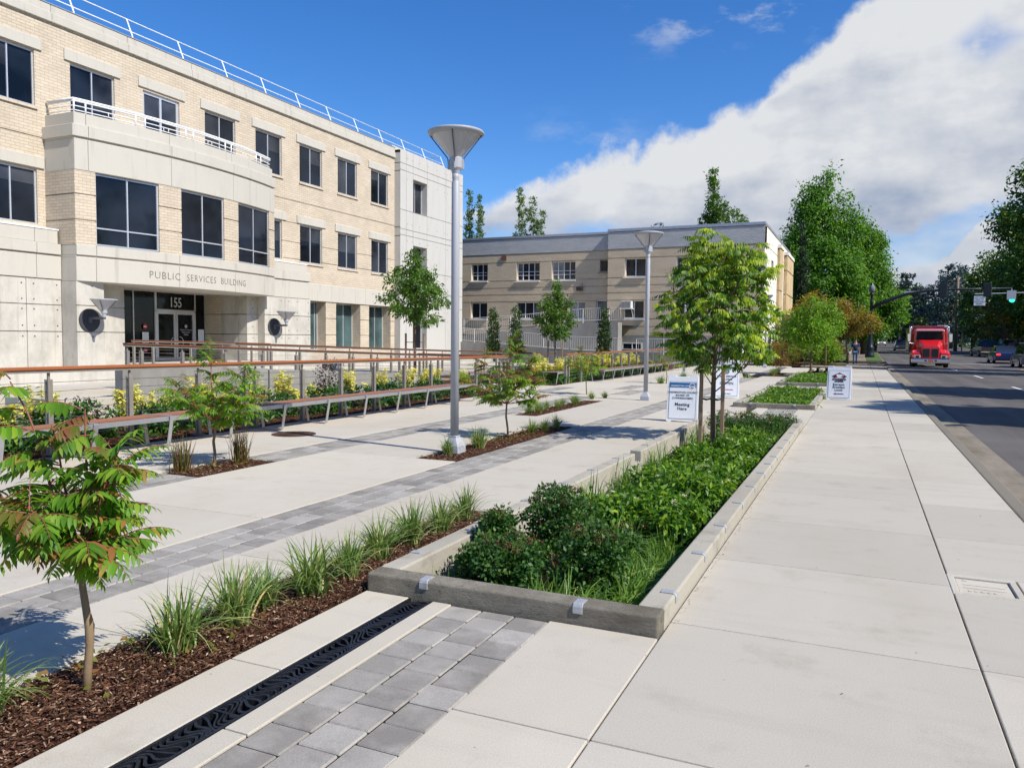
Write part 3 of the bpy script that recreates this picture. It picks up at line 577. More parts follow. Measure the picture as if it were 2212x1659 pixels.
# ------------------------------------------------------------------ guardrails
def rail(pts, posts, label, cap_w=.075, wood='handrail_wood', zb=None, loc=None, cables=7, name='guardrail', double=(), h0=0., ph=.95):
    """pts: list of (x,y,z) of rail top; posts: params 0..len-1 -> positions"""
    t = thing(name, label, 'guardrail', (pts[0][0], pts[0][1], 0), group='cable guardrails with wooden caps')
    P = [Vector(p) for p in pts]
    m = MB(); m2 = MB()
    for a, b in zip(P, P[1:]):
        d = (b-a); d.z = 0; s_ = Vector((-d.y, d.x, 0)).normalized()*cap_w
        def bar(mm, zt, zb_, w_):
            s2 = s_.normalized()*w_
            v = [a-s2+Vector((0,0,zb_)), a+s2+Vector((0,0,zb_)), b+s2+Vector((0,0,zb_)), b-s2+Vector((0,0,zb_))]; v += [q+Vector((0,0,zt-zb_)) for q in v]
            mm.add(v, [(3,2,1,0),(4,5,6,7),(0,1,5,4),(1,2,6,5),(2,3,7,6),(3,0,4,7)])
        bar(m, 0, -.042, cap_w); bar(m2, -.0425, -.075, cap_w*.72)
    m.build('handrail', M(wood), t, world=True, bevel=.008); m2.build('rail_channel', M('steel'), t, world=True)
    def at(y):
        for a, b in zip(P, P[1:]):
            if min(a.y,b.y)-1e-4 <= y <= max(a.y,b.y)+1e-4 and a.y != b.y:
                return a.lerp(b, (y-a.y)/(b.y-a.y))
        return P[-1]
    for y in posts:
        q = at(y); m = MB(); zt = q.z; b = zt-1.12 if zb is None else zb(y)
        m.box(q.x-.038, q.x-.008, y-.032, y+.032, b, zt-.16); m.box(q.x+.008, q.x+.038, y-.032, y+.032, b, zt-.16); m.box(q.x-.008,q.x+.008,y-.02,y+.02,b,zt-.17); m.box(q.x-.012, q.x+.012, y-.016, y+.016, zt-.165, zt-.07)
        m.box(q.x-.07, q.x+.07, y-.07, y+.07, b, b+.012); m.build('post', M('steel'), t, world=True, bevel=.003)
    m = MB()
    for k in range(cables):
        dz = -.20-k*.115
        m.tube([(p.x, p.y, p.z+dz) for p in P], .0033, 4, cap=False)
    m.build('cables', M('cable'), t, world=True)
    return t
rail([(-9.4,2.5,1.16),(-9.4,7.8,1.143),(-9.4,20.6,1.075)], [4.2,5.4,6.65,7.85,9.1,10.12,10.36,11.58,12.75,13.9,15.1,16.3,17.5,18.7,20.2,20.5], 'front guardrail with orange wood cap behind the long bench')
rail([(-12.4,20.75,1.1),(-9.4,20.75,1.075)], [20.75], 'short guardrail turning back from the front rail', ) 
rail([(-9.4,25.6,1.06),(-9.4,40.5,1.13)], [25.65,25.95,27.3,28.6,29.9,31.2,32.5,33.8,35.1,36.4,38,39.6], 'far guardrail behind the second bench row')
rail([(-14.0,11.6,1.40),(-14.0,21.94,1.06),(-14.0,26.5,.93)], [11.65,12.0,13.1,14.4,15.7,17.0,18.3,19.6,20.9,22.2,23.5,24.8,26.4], 'middle ramp guardrail with wood cap darkened as if shaded', wood='rail_wood_shaded')
rail([(-16.0,16.92,1.38),(-16.0,25.07,1.17),(-16.0,30.3,1.04),(-16.0,42.0,.76)], [17,18.3,19.6,20.9,22.2,23.5,24.8,26.1,27.4,28.7,30,32,34,36,38,40,42], 'rear ramp guardrail running towards the far building', wood='rail_wood_shaded')
rail([(-21.5,18.1,1.42),(-21.5,24.5,1.30)], [18.15,18.9,20.5,22,23.5,24.4], 'upper landing guardrail before the glass doors', wood='rail_wood_shaded')
# ramp walls and landings (buildings' forecourt)
def wall(name, label, pts, x0, x1, mat='ramp_concrete', zb=-.3):
    t = MB()
    for (ya, za), (yb, zb_) in zip(pts, pts[1:]):
        t.add([(x0,ya,zb),(x1,ya,zb),(x1,yb,zb),(x0,yb,zb),(x0,ya,za),(x1,ya,za),(x1,yb,zb_),(x0,yb,zb_)], [(3,2,1,0),(4,5,6,7),(0,1,5,4),(1,2,6,5),(2,3,7,6),(3,0,4,7)])
    o = t.build(name, M(mat), bevel=.01); return tag(o, label, 'wall')
wall('ramp_wall', 'grey low concrete wall behind the yellow shrubs', [(10.3,1.0),(14.2,.83)], -12.72, -12.5)
wall('ramp_wall', 'grey low concrete wall sloping down behind the staked upright tree', [(14.23,.80),(17,.66),(20.7,.48)], -12.70, -12.48)
wall('ramp_wall', 'pale lower ramp wall under the middle guardrail', [(11.5,.55),(26.6,.04)], -14.1, -13.9)
wall('ramp_wall', 'pale ramp wall under the rear guardrail', [(16.8,.42),(30.4,.12),(42,-.1)], -16.1, -15.9)
wall('ramp', 'pale concrete ramp between the guardrails', [(9,.52),(26.6,.02)], -15.9, -14.1, 'plaza_concrete', -.3)
wall('ramp', 'pale concrete ramp behind the planting bed', [(9,.45),(20.7,.02)], -13.9, -12.72, 'plaza_concrete', -.3)
t = MB(); t.box(-27.2, -21.4, 17.9, 31.0, -.3, .50); t.box(-27.2,-21.4, 8, 17.87, -.3, .48); t.box(-24.5,-21.4,31.02,46,-.3,.3); tag(t.build('landing', M('cast_concrete'), bevel=.01), 'raised concrete landing before the glass entrance', 'landing', kind=STR)
wall('ramp_wall', 'long concrete wall along the foot of the building', [(6,.56),(24.4,.5),(45,.34)], -21.4, -21.2, 'cast_concrete')
t = MB(); t.box(-21.2,-16.1,4,44,-.3,.12); tag(t.build('forecourt', M('plaza_concrete')), 'concrete forecourt below the landing', 'paving', kind=STR)
# ------------------------------------------------------------------ public services building
B1 = thing('public_building', 'three storey tan brick and concrete office building with curved balcony bay', 'building', (-26, 25, 0))
def wallgrid(fX, ys, zs, holes, mb, depth=.12, dy=None, back=False):
    """vertical wall facing +X along Y; holes: (y0,y1,z0,z1,depth)"""
    Y = set(ys); Z = set(zs)
    for h in holes: Y |= {h[0],h[1]}; Z |= {h[2],h[3]}
    y0, y1 = min(ys), max(ys); z0, z1 = min(zs), max(zs)
    if dy: 
        n = int((y1-y0)/dy); Y |= {y0+(y1-y0)*i/n for i in range(n+1)}
    Y = sorted(q for q in Y if y0-1e-6 <= q <= y1+1e-6); Z = sorted(q for q in Z if z0-1e-6 <= q <= z1+1e-6)
    inh = lambda y, z: next((h for h in holes if h[0] < y < h[1] and h[2] < z < h[3]), None)
    for a, b in zip(Y, Y[1:]):
        if b-a < 1e-5: continue
        for c, d in zip(Z, Z[1:]):
            if d-c < 1e-5: continue
            h = inh((a+b)/2, (c+d)/2)
            if h is None: mb.quad((fX(a),a,c),(fX(b),b,c),(fX(b),b,d),(fX(a),a,d))
            else:
                D = h[4]; xa, xb = fX(a), fX(b)
                if len(h) > 5: mb.quad((xa-D,a,c),(xb-D,b,c),(xb-D,b,d),(xa-D,a,d))
                if abs(a-h[0]) < 1e-5: mb.quad((xa,a,c),(xa-D,a,c),(xa-D,a,d),(xa,a,d))
                if abs(b-h[1]) < 1e-5: mb.quad((xb,b,c),(xb,b,d),(xb-D,b,d),(xb-D,b,c))
                if abs(c-h[2]) < 1e-5: mb.quad((xa,a,c),(xb,b,c),(xb-D,b,c),(xa-D,a,c))
                if abs(d-h[3]) < 1e-5: mb.quad((xa,a,d),(xa-D,a,d),(xb-D,b,d),(xb,b,d))
FX = -25.2
W3 = [(12.84,14.58),(15.86,17.6),(18.88,20.64),(24.94,26.68),(27.92,29.66),(30.94,32.68),(33.97,35.67),(37.0,38.71)]
W2 = [(12.84,14.58),(15.86,17.6),(27.92,29.64),(30.94,32.66),(33.97,35.67),(37.03,38.71)]
W1 = [(30.75,32.93),(33.79,35.97),(36.8,38.98)]
G_ = .022
holes = [(a,b,9.09,10.9,.16) for a, b in W3] + [(21.88,23.62,8.75,10.86,.16)] + [(a,b,5.22,7.03,.16) for a, b in W2] + [(a,b,.9,3.36,.62) for a, b in W1]
def grooves(z, y0, y1, skip):
    out = []; cur = y0
    for a, b in sorted(skip):
        if b <= y0 or a >= y1: continue
        if a > cur: out.append((cur, a, z-G_, z+G_, .03, 1))
        cur = max(cur, b)
    if cur < y1: out.append((cur, y1, z-G_, z+G_, .03, 1))
    return out
holes += [(20.3,26.75,-.3,3.6,.02)]
holes += grooves(8.1, 8, 39.4, []) + grooves(6.12, 27.5, 39.4, W2) + grooves(5.32, 29.7, 39.4, W2) + grooves(7.03+.012, 29.7, 30.8, [])
holes += grooves(2.52, 30.6, 39.4, W1) + grooves(1.68, 30.6, 39.4, W1)
mb = MB(); wallgrid(lambda y: FX, [8, 39.4], [-.3, 12.0], holes, mb)
mb.build('wall', M('brick'), B1, world=True, fixn=False)
def panels(m, y0, y1, x1, z0, z1, step, al=None, x0=-26.2, g=.006, fX=None):
    ys = [y0]; al = al if al is not None else y0; k = math.ceil((y0-al)/step+.01)
    while al+k*step < y1-.05: ys.append(al+k*step); k += 1
    ys.append(y1)
    for a, b in zip(ys, ys[1:]):
        m.box(x0, x1, a+g, b-g, z0, z1)
m = MB(); panels(m, 8, 39.4, FX+.10, 12.0, 12.30, 3.02, 18.2); panels(m, 8, 39.4, FX+.04, 12.305, 12.58, 3.02, 18.2)
m.box(-27, FX-.02, 8, 39.4, 11.95, 12.55); m.build('cornice', M('precast'), B1, world=True, bevel=.012)
m = MB(); m.box(-27, FX+.06, 8, 39.42, 12.585, 12.62); m.build('coping', M('roof_metal'), B1, world=True)
m = MB(); panels(m, 30.58, 39.4, FX+.06, 3.37, 4.22, 3.02, 33.36)
for a, b in W3+[(21.92,23.62)]: c = (a+b)/2; lt = MB(); lt.box(FX-.05, FX+.06, c-1.11, c+1.11, 10.94, 11.32); lt.build('lintel', M('precast'), B1, world=True, bevel=.012)
for a, b in W2: c = (a+b)/2; lt = MB(); lt.box(FX-.05, FX+.06, c-1.11 if a > 16 else c-1.4, c+1.11, 7.07, 7.45); lt.build('lintel', M('precast'), B1, world=True, bevel=.012)
m.build('precast_band', M('precast'), B1, world=True, bevel=.012)
for q_, z in ((W3,8.98),(W2,5.11)):
    for a, b in q_: m = MB(); m.box(FX-.1, FX+.06, a-.06, b+.06, z, z+.105); m.build('sill', M('brick'), B1, world=True, bevel=.01)
def window(y0, y1, z0, z1, x, gm='window_glass', mull=(.5,), trans=(), parent=None, fw=.05, name='window', x2=None):
    f = MB(); P = parent or B1
    f.box(x, x+.06, y0, y0+fw, z0, z1); f.box(x, x+.06, y1-fw, y1, z0, z1); f.box(x, x+.06, y0+fw, y1-fw, z0, z0+fw); f.box(x, x+.06, y0+fw, y1-fw, z1-fw, z1)
    for q in mull: c = y0+(y1-y0)*q; f.box(x, x+.062, c-fw*.45, c+fw*.45, z0+fw, z1-fw)
    for z in trans: f.box(x, x+.061, y0+fw, y1-fw, z-fw*.45, z+fw*.45)
    if x2 is not None: f.v = [(a+(x2-x)*(b-y0)/(y1-y0), b, c) for a, b, c in f.v]
    o = f.build(name, M('alu_frame'), P, world=True)
    g_ = MB(); g_.quad((x+.02,y0+.01,z0+.01),(x+.02,y1-.01,z0+.01),(x+.02,y1-.01,z1-.01),(x+.02,y0+.01,z1-.01))
    if x2 is not None: g_.v = [(a+(x2-x)*(b-y0)/(y1-y0), b, c) for a, b, c in g_.v]
    me_o = g_.build('pane', M(gm), None); me_o.parent = o; ALL.setdefault(o.name, []).append(me_o); me_o.data.transform(Matrix.Translation(-Vector(P.location)))
    if gm == 'window_glass' and x2 is None and z0 > 4:
        q = random.Random(int(y0*31+z0*7)); zb_ = z1-(z1-z0)*q.choice((.25,.4,.5,.97,.97,.7))
        n_ = len(mull)+1; k_ = q.randrange(n_) if q.random() < .55 else -1
        for i in range(n_):
            if k_ >= 0 and i != k_: continue
            ya_, yb_ = y0+(y1-y0)*i/n_+.02, y0+(y1-y0)*(i+1)/n_-.02
            bl = MB(); z = z1-fw
            while z > zb_: bl.quad((x+.024,ya_,z-.045),(x+.024,yb_,z-.045),(x+.022,yb_,z),(x+.022,ya_,z)); z -= .05
            bo = bl.build('blind', M('blind_glass'), None, fixn=False); bo.parent = o; ALL.setdefault(o.name, []).append(bo); bo.data.transform(Matrix.Translation(-Vector(P.location)))
    return o
for a, b in W3: window(a, b, 9.09, 10.9, FX-.13)
window(21.88, 23.62, 8.75, 10.86, FX-.13, fw=.11, name='balcony_door')
for a, b in W2: window(a, b, 5.22, 7.03, FX-.13)
for a, b in W1: window(a, b, .9, 3.36, FX-.6, gm='teal_glass', mull=(.62,) if a > 31 else (.9,))
# roof guardrail
t = MB(); x = -25.75
ysr = [17.06+2.44*k-9.76 for k in range(17)]
for y in ysr: t.tube([(x,y,12.5),(x,y,12.82),(x-.02,y+.0,12.92),(x-.32,y,13.62)], .03, 6)
t.tube([(x-.32,ysr[0],13.62),(x-.32,ysr[-1],13.62),(-28,ysr[-1],13.62)], .022, 6); t.tube([(x-.12,ysr[0],13.12),(x-.12,ysr[-1],13.12),(-28,ysr[-1],13.12)], .022, 6)
t.build('roof_railing', M('white_paint'), B1, world=True, smooth=True)
# bay
BX = lambda y: -23.76+.64*(1-((y-22.66)/4.8)**2)
def bayband(m, z0, z1, off, inner=-25.25, ya=17.87, yb=27.45, joints=(18.3,21.3,24.42,27.1)):
    J = [ya]+[j for j in joints if ya < j < yb]+[yb]
    for a, b in zip(J, J[1:]):
        g = .006; n = max(1, int((b-a)/.4)); Y = [a+g+(b-a-2*g)*i/n for i in range(n+1)]
        poly = [(BX(y)+off, y) for y in Y]+[(inner, Y[-1]), (inner, Y[0])]
        m.prism(poly, z0, z1)
m = MB(); bayband(m, 8.46, 8.86, -.06, ya=17.92, yb=27.40); bayband(m, 8.06, 8.455, .06, ya=17.80, yb=27.52); bayband(m, 6.98, 8.0, .02); m.build('balcony_parapet', M('precast'), B1, world=True, bevel=.012)
m = MB(); bayband(m, 8.0, 8.06, -.03, joints=()); bayband(m, 4.14, 4.20, -.03, joints=()); m.build('shadow_joint', M('precast'), B1, world=True)
WB = [(18.52,20.78),(21.72,23.86),(24.72,26.98)]
holes = [(a,b,4.55,6.97,.14) for a, b in WB]
for z in (6.2, 5.36): 
    cur = 17.87
    for a, b in WB+[(27.45,28)]:
        holes.append((cur, min(a,27.45), z-G_, z+G_, .03, 1)); cur = b
m = MB(); wallgrid(BX, [17.87,27.45], [4.55,6.98], holes, m, dy=.4)
for y, s_ in ((17.87,1),(27.45,-1)):
    for c, d, o in ((4.55,5.34,0),(5.34,5.38,.03),(5.38,6.18,0),(6.18,6.22,.03),(6.22,6.98,0)):
        m.quad((-25.2,y+o*s_,c),(BX(y),y+o*s_,c),(BX(y),y+o*s_,d),(-25.2,y+o*s_,d))
m.build('bay_wall', M('brick'), B1, world=True, fixn=False)
for a, b in WB:   # straight chords in the curved bay
    window(a, b, 4.57, 6.95, BX(a)-.12, trans=(5.15,), x2=BX(b)-.12)
m = MB(); bayband(m, 4.20, 4.55, .03, joints=(18.5,21.6,24.5)); bayband(m, 3.34, 4.14, .0, joints=(18.5,21.6,24.5)); m.build('sign_band', M('precast'), B1, world=True, bevel=.012)
m = MB(); m.box(-27.6,-24.0,20.2,27.2,3.38,3.6); m.build('soffit', M('cast_concrete'), B1, world=True)
# carved name
def text(body, size, loc, rot, mat, parent=None, name='lettering', ext=.004, alx='CENTER', spacing=1.0, sx=1.0, bold=0, aly='CENTER', world=True, wsp=1.0):
    cu = bpy.data.curves.new('lettering', 'FONT'); cu.body = body; cu.size = size; cu.extrude = ext; cu.align_x = alx; cu.align_y = aly; cu.space_character = spacing; cu.offset = bold; cu.resolution_u = 2; cu.space_word = wsp
    o = bpy.data.objects.new('tmp', cu); COL.objects.link(o); dg = bpy.context.evaluated_depsgraph_get(); me = bpy.data.meshes.new_from_object(o.evaluated_get(dg)); bpy.data.objects.remove(o)
    me.transform(Matrix.Diagonal((sx,1,1,1))); me.transform(Matrix.Translation(Vector(loc)) @ Matrix(rot).to_4x4()); me.materials.clear()
    return link(name, me, M(mat), parent, world=world)
RX = ((0,0,1),(1,0,0),(0,1,0))   # text facing +X reading towards +Y
for wd, ya_, yb_, sz in (('PUBLIC', 20.36, 21.62, .37), ('SERVICES', 21.93, 23.37, .36), ('BUILDING', 23.66, 25.14, .36)):
    o = text(wd, sz, (0,0,0), ((1,0,0),(0,1,0),(0,0,1)), 'letter_dark', None, world=False, sx=.80, bold=-.006, spacing=1.12, ext=.003)
    w0 = min(v.co.x for v in o.data.vertices); w1 = max(v.co.x for v in o.data.vertices)
    for v in o.data.vertices:
        y = ya_+(v.co.x-w0)/(w1-w0)*(yb_-ya_); v.co = Vector((BX(y)+.006+v.co.z, y, 3.72+v.co.y))
    o.parent = B1; o.data.transform(Matrix.Translation(-Vector(B1.location)))
# balcony railing
t = MB()
RB = lambda y: BX(y)-.16
path = [(-25.15,17.98,0),(RB(17.98),17.98,0)]+[(RB(y),y,0) for y in np.linspace(18.2,27.2,22)]+[(RB(27.35),27.35,0),(-25.15,27.35,0)]
for dz, r in ((9.30,.045),(9.24,.03),(9.08,.018),(8.94,.018)): t.tube([(x,y,dz) for x,y,_ in path], r, 6)
y = 18.0
while y < 27.4:
    for d in (0, .36): t.tube([(RB(y+d),y+d,8.84),(RB(y+d),y+d,9.28)], .028, 6)
    for d in (1.1, 1.3): 
        if y+d < 27.3: t.tube([(RB(y+d),y+d,8.94),(RB(y+d),y+d,9.08)], .016, 4)
    y += 2.05
t.build('balcony_railing', M('white_paint'), B1, world=True, smooth=True)
# concrete block walls with tie holes
def cpanel(m, x, ys, zs, holes=(), y_ret=None, depth=.035, g=.016):
    H = list(holes)
    y0, y1 = min(ys), max(ys); z0, z1 = min(zs), max(zs)
    def clip(a, b, z, w_):
        segs = [(a, b)]
        for h in holes:
            if h[2] < z < h[3]: segs = [s2 for s1 in segs for s2 in ((s1[0], min(s1[1], h[0])), (max(s1[0], h[1]), s1[1])) if s2[1]-s2[0] > .01]
        return segs
    for z in zs[1:-1]: H += [(a, b, z-g, z+g, depth, 1) for a, b in clip(y0, y1, z, 0)]
    Z = [z0]+list(zs[1:-1])+[z1]
    for y in ys[1:-1]:
        for c, d in zip(Z, Z[1:]):
            if any(h[0] <= y <= h[1] and not (h[3] <= c or h[2] >= d) for h in holes): continue
            H.append((y-g*.7, y+g*.7, c+g, d-g, depth, 1))
    wallgrid(lambda q: x, [y0, y1], [z0, z1], H, m)
def ties(m, x, ys, zs):
    for y in ys:
        for z in zs: m.lathe([(0,.003),(.028,.003),(.028,-.01)], c=(x,y,z), n=8, axis='x', cap=False)
m = MB(); m2 = MB()
cpanel(m, -23.78, [17.87,18.9], [-.3,1.66,2.54,3.36]); ties(m2, -23.78, [18.45], [1.5,2.0,2.38,3.2])
m.quad((-25.2,17.87,-.3),(-23.78,17.87,-.3),(-23.78,17.87,3.34),(-25.2,17.87,3.34)); m.quad((-24.5,18.9,-.3),(-23.78,18.9,-.3),(-23.78,18.9,3.36),(-24.5,18.9,3.36))
cpanel(m, -24.5, [18.9,20.3], [-.3,1.66,2.54,3.38]); ties(m2, -24.5, [19.2], [1.5,2.0,2.4,3.2]); m.quad((-27.2,20.3,-.3),(-24.5,20.3,-.3),(-24.5,20.3,3.38),(-27.2,20.3,3.38))
cpanel(m, -24.5, [8,11.0,13.8,16.65,17.85], [-.3,1.66,2.54,3.38]); ties(m2, -24.5, [16.5,16.9,17.7], [1.5,2.38,1.85,2.7,3.2])
m.build('concrete_wall', M('cast_concrete'), B1, world=True, fixn=False); m2.build('tie_hole', M('joint_dark'), B1, world=True); m = MB(); m2 = MB()
cpanel(m, -24.71, [26.75,27.4], [-.3,1.66,2.54,3.38]); ties(m2, -24.71, [27.1], [1.5,2.0,2.4,2.8,3.2])
cpanel(m, -24.3, [27.4,28.75,30.56], [-.3,1.66,2.54,3.36]); ties(m2, -24.3, [28.5,29.0,29.6,30.4], [1.5,1.85,2.38,2.7,3.2])
m.quad((-24.71,27.4,-.3),(-24.3,27.4,-.3),(-24.3,27.4,3.36),(-24.71,27.4,3.36)); m.quad((-24.3,30.56,-.3),(-25.8,30.56,-.3),(-25.8,30.56,3.36),(-24.3,30.56,3.36))
for a, b in ((-.3,1.64),(1.67,2.52),(2.55,3.4)): m.quad((-26.2,26.75,a),(-24.71,26.75,a),(-24.71,26.75,b),(-26.2,26.75,b))
cpanel(m, -25.2, [30.56,39.4], [-.3,.88], ) if False else None
m.build('concrete_wall', M('cast_concrete'), B1, world=True, fixn=False); m2.build('tie_hole', M('joint_dark'), B1, world=True)
m = MB()
for a, b in ((-.3,1.64),(1.67,2.52),(2.55,3.4)): m.quad((-27.2,26.76,a),(-26.2,26.76,a),(-26.2,26.76,b),(-27.2,26.76,b))
m.build('entrance_side_wall', M('brick'), B1, world=True, fixn=False)
m = MB(); ml = MB(); ml.box(-25.3,-24.52,8,17.8,4.1,4.3)
for x1, ya, yb, z0, z1 in ((-24.52,8,17.80,4.56,5.0),(-24.42,8,17.84,4.20,4.55),(-24.46,8,17.86,3.39,4.15),(-24.36,27.45,30.40,4.60,4.98),(-24.24,27.45,30.55,4.20,4.59),(-24.28,27.46,30.57,3.37,4.15)):
    if ya == 8: 
        panels(ml, ya, yb, x1, z0, z1, 3.0, 11.0, x0=-25.3)
    else: m.box(-25.3, x1, ya, yb, z0, z1)
m.box(-25.3,-24.34,27.5,30.5,4.1,4.3); m.build('lower_parapet', M('precast'), B1, world=True, bevel=.012)
m = MB(); m.box(-25.3,-24.34,27.45,30.42,4.983,5.02); m.build('metal_cap', M('white_paint'), B1, world=True)
ml.build('lower_parapet', M('precast'), B1, world=True, bevel=.012)
m = MB(); m.box(-25.3,-24.50,8,17.82,5.003,5.05); m.build('metal_cap', M('white_paint'), B1, world=True)
# stair tower of white concrete
m = MB(); TX = -24.8
th = [(40.84,42.46,9.08,11.02,.46),(40.84,42.46,4.9,7.1,.46),(40.84,42.46,.9,3.4,.46)]
cpanel(m, TX, [39.4,40.05,40.82,42.48,44.87,47.2], [-.3,3.5,4.35,5.6,8.3 if 0 else 7.6,8.9 if 0 else 7.95,9.06,11.35,11.75,12.48], th)
zz = [-.3,3.5,4.3,7.55,8.05,11.3,11.75,12.35]
for a, b in zip(zz, zz[1:]): m.quad((-25.2,39.4,a),(TX,39.4,a),(TX,39.4,b-.05),(-25.2,39.4,b-.05)); m.quad((-25.2,39.45,b-.05),(TX-.0,39.45,b-.05),(TX,39.45,b),(-25.2,39.45,b))
m.quad((-26.2,47.2,-.3),(TX,47.2,-.3),(TX,47.2,12.48),(-26.2,47.2,12.48)); m.quad((-26.5,39.4,12.48),(TX,39.4,12.48),(TX,47.2,12.48),(-26.5,47.2,12.48))
m.build('stair_tower', M('white_concrete'), B1, world=True, fixn=False)
m = MB(); ties(m, TX, [40.2,40.7,41.6,42.6,43.7,44.7,45.1,46.3], [2.6,3.2,4.6,5.4,7.3,8.3,10.9,12.1]); m.build('tie_hole', M('joint_dark'), B1, world=True)
m = MB(); m.box(-26.4,-25.35,39.4,45.6,12.4,12.78); m.build('tower_upstand', M('precast'), B1, world=True, bevel=.01)
for a, b, c, d, _ in th: window(a, b, c, d, TX-.45, mull=(.5,))
m = MB(); m.box(-45,-26.3,8,20.28,-.3,12.5); m.box(-45,-26.3,26.8,47.15,-.3,12.5); m.box(-45,-26.3,20.28,26.8,3.7,12.5); m.box(-45,-28.5,20.28,26.8,-.3,3.7); m.build('building_core', M('joint_dark'), B1, world=True)
# entrance glazing
EX = -27.18
def pane_frame(y0, y1, z0, z1, name, gm='door_glass', fw=.05, x=EX, mull=()): return window(y0, y1, z0, z1, x, gm, mull, (), None, fw, name)
m = MB(); m.box(-28.4,-27.25,20.3,26.75,.5,3.6); m.build('lobby', M('black_paint'), B1, world=True)
pane_frame(20.32, 22.9, .52, 3.5, 'window', fw=.02); pane_frame(22.9, 23.98, .52, 3.5, 'window', fw=.03, mull=()); pane_frame(26.14, 26.73, .52, 3.5, 'window', fw=.03)
pane_frame(23.98, 26.14, 2.62, 3.5, 'transom_window', fw=.06)
for a, b in ((24.04,25.05),(25.07,26.08)): pane_frame(a, b, .52, 2.58, 'door', fw=.10)
m = MB(); m.box(EX,EX+.08,23.97,24.04,.5,3.5); m.box(EX,EX+.08,26.08,26.15,.5,3.5); m.box(EX,EX+.08,23.97,26.15,2.58,2.63); m.build('door_frame', M('alu_frame'), B1, world=True)
for c in (24.93, 25.19):
    m = MB(); P = [(EX+.12, c+(.19 if c > 25.06 else -.19)*0+.0+.17*cos(q)*(1), 1.28+.24*sin(q)) for q in np.linspace(-pi/2, pi/2, 9)]
    s_ = 1 if c > 25.06 else -1; P = [(EX+.13, c+s_*.20*cos(q), 1.28+.24*sin(q)) for q in np.linspace(-pi/2, pi/2, 9)]; m.tube(P, .017, 6); m.build('door_handle', M('chrome'), B1, world=True, smooth=True)
text('155', .58, (EX+.07, 25.05, 2.97), RX, 'frost_white', B1, name='street_number', sx=.78, bold=.012)
text('Charles D. Cameron\nPublic Services\nBuilding', .10, (EX+.07, 25.6, 1.72), RX, 'frost_white', B1, name='door_lettering', sx=.8)
m = MB(); m.lathe([(0,0),(.075,0),(.075,.005),(0,.005)], c=(EX+.07,25.6,1.97), n=16, axis='x', cap=False); m.build('door_emblem', M('frost_white'), B1, world=True)
for y, z, a in ((23.45,1.93,'sign_red'),(23.45,.95,'sign_red')):
    m = MB(); m.lathe([(0,0),(.11,0),(.11,.004),(0,.004)], c=(EX+.07,y,z), n=20, axis='x', cap=False); m.build('round_notice', M(a), B1, world=True)
    m = MB(); m.box(EX+.075,EX+.079,y-.07,y+.07,z-.025,z+.025); m.build('notice_bar', M('paper'), B1, world=True)
for y0, y1, z0, z1 in ((23.3,23.62,1.25,1.70),(26.28,26.62,1.22,1.85)): m = MB(); m.box(EX+.07,EX+.076,y0,y1,z0,z1); m.build('paper_notice', M('paper'), B1, world=True)
# wall lamps
def sconce(loc, label):
    t = thing('wall_lamp', label, 'wall lamp', loc, group='round plate wall lamps beside the entrance')
    m = MB(); m.lathe([(0,0),(.39,0),(.39,.03),(.37,.04),(0,.04)], n=36, axis='x'); m.build('back_plate', M('dark_wallplate'), t)
    m = MB(); m.box(.04,.76,-.045,.045,.03,.11); m.box(.04,.08,-.06,.06,-.08,.12); m.build('arm', M('dark_arm'), t, bevel=.01)
    m = MB(); m.lathe([(.05,.10),(.07,.20),(.10,.24),(.11,.34)], c=(.72,0,0), n=16); m.build('collar', M('lamp_grey'), t)
    m = MB(); m.lathe([(.10,.34),(.37,.66)], c=(.72,0,0), n=28, cap=False); m.build('diffuser', M('lamp_diffuser'), t, smooth=True)
    m = MB(); m.lathe([(.36,.655),(.42,.67),(.42,.70),(.2,.715),(0,.72)], c=(.72,0,0), n=28, cap=False); m.build('rim', M('lamp_grey'), t)
    for k in range(4): q = k*pi/2+.6; m = MB(); m.tube([(.72+.10*cos(q),.10*sin(q),.30),(.72+.40*cos(q),.40*sin(q),.67)], .012, 5); m.build('rib', M('lamp_dark'), t)
    return t
sconce((-23.78,18.32,2.05), 'conical wall lamp on a round dark plate left of the entrance'); sconce((-24.3,27.98,2.0), 'conical wall lamp on a round dark plate right of the entrance')
# ------------------------------------------------------------------ second building
B2 = thing('old_office_building', 'older two storey tan building with grey parapet beyond the plaza', 'building', (-16, 58, 0))
def rect_wall(m, plane, c, a0, a1, z0, z1, holes):
    """plane 'y': wall facing -Y at y=c spanning x; plane 'x': wall facing +X at x=c"""
    t = MB(); wallgrid(lambda q: 0, [a0, a1], [z0, z1], holes, t)
    if plane == 'x': m.add([(c+x, y, z) for x,y,z in t.v], t.f)
    else: m.add([(y, c-x, z) for x,y,z in t.v], t.f)
def gh(z, a0, a1, skip=(), d=.05, w_=.035):
    out = []; cur = a0
    for a, b, c, e in sorted(skip):
        if c < z < e:
            if a > cur: out.append((cur, a, z-w_, z+w_, d, 1))
            cur = max(cur, b)
    if cur < a1: out.append((cur, a1, z-w_, z+w_, d, 1))
    return out
wl = [(-27.36,-25.97,5.93,7.2),(-23.58,-21.74,5.87,7.2),(-20.79,-18.97,5.87,7.2),(-17.14,-16.5,6.37,7.2),(-27.38,-25.99,3.07,4.3),(-23.56,-21.6,3.07,4.3),(-19.4,-18.2,3.07,4.3),(-17.37,-16.55,2.5,4.38)]
wr = [(-15.16,-13.68,5.93,7.2),(-15.21,-13.76,3.06,4.3),(-11.58,-10.0,3.06,4.3),(-11.58,-10.0,5.93,7.2),(-7.04,-5.9,6.0,7.2)]
GR = (7.82,7.23,5.88,5.35,4.84,4.32,3.03,2.5)
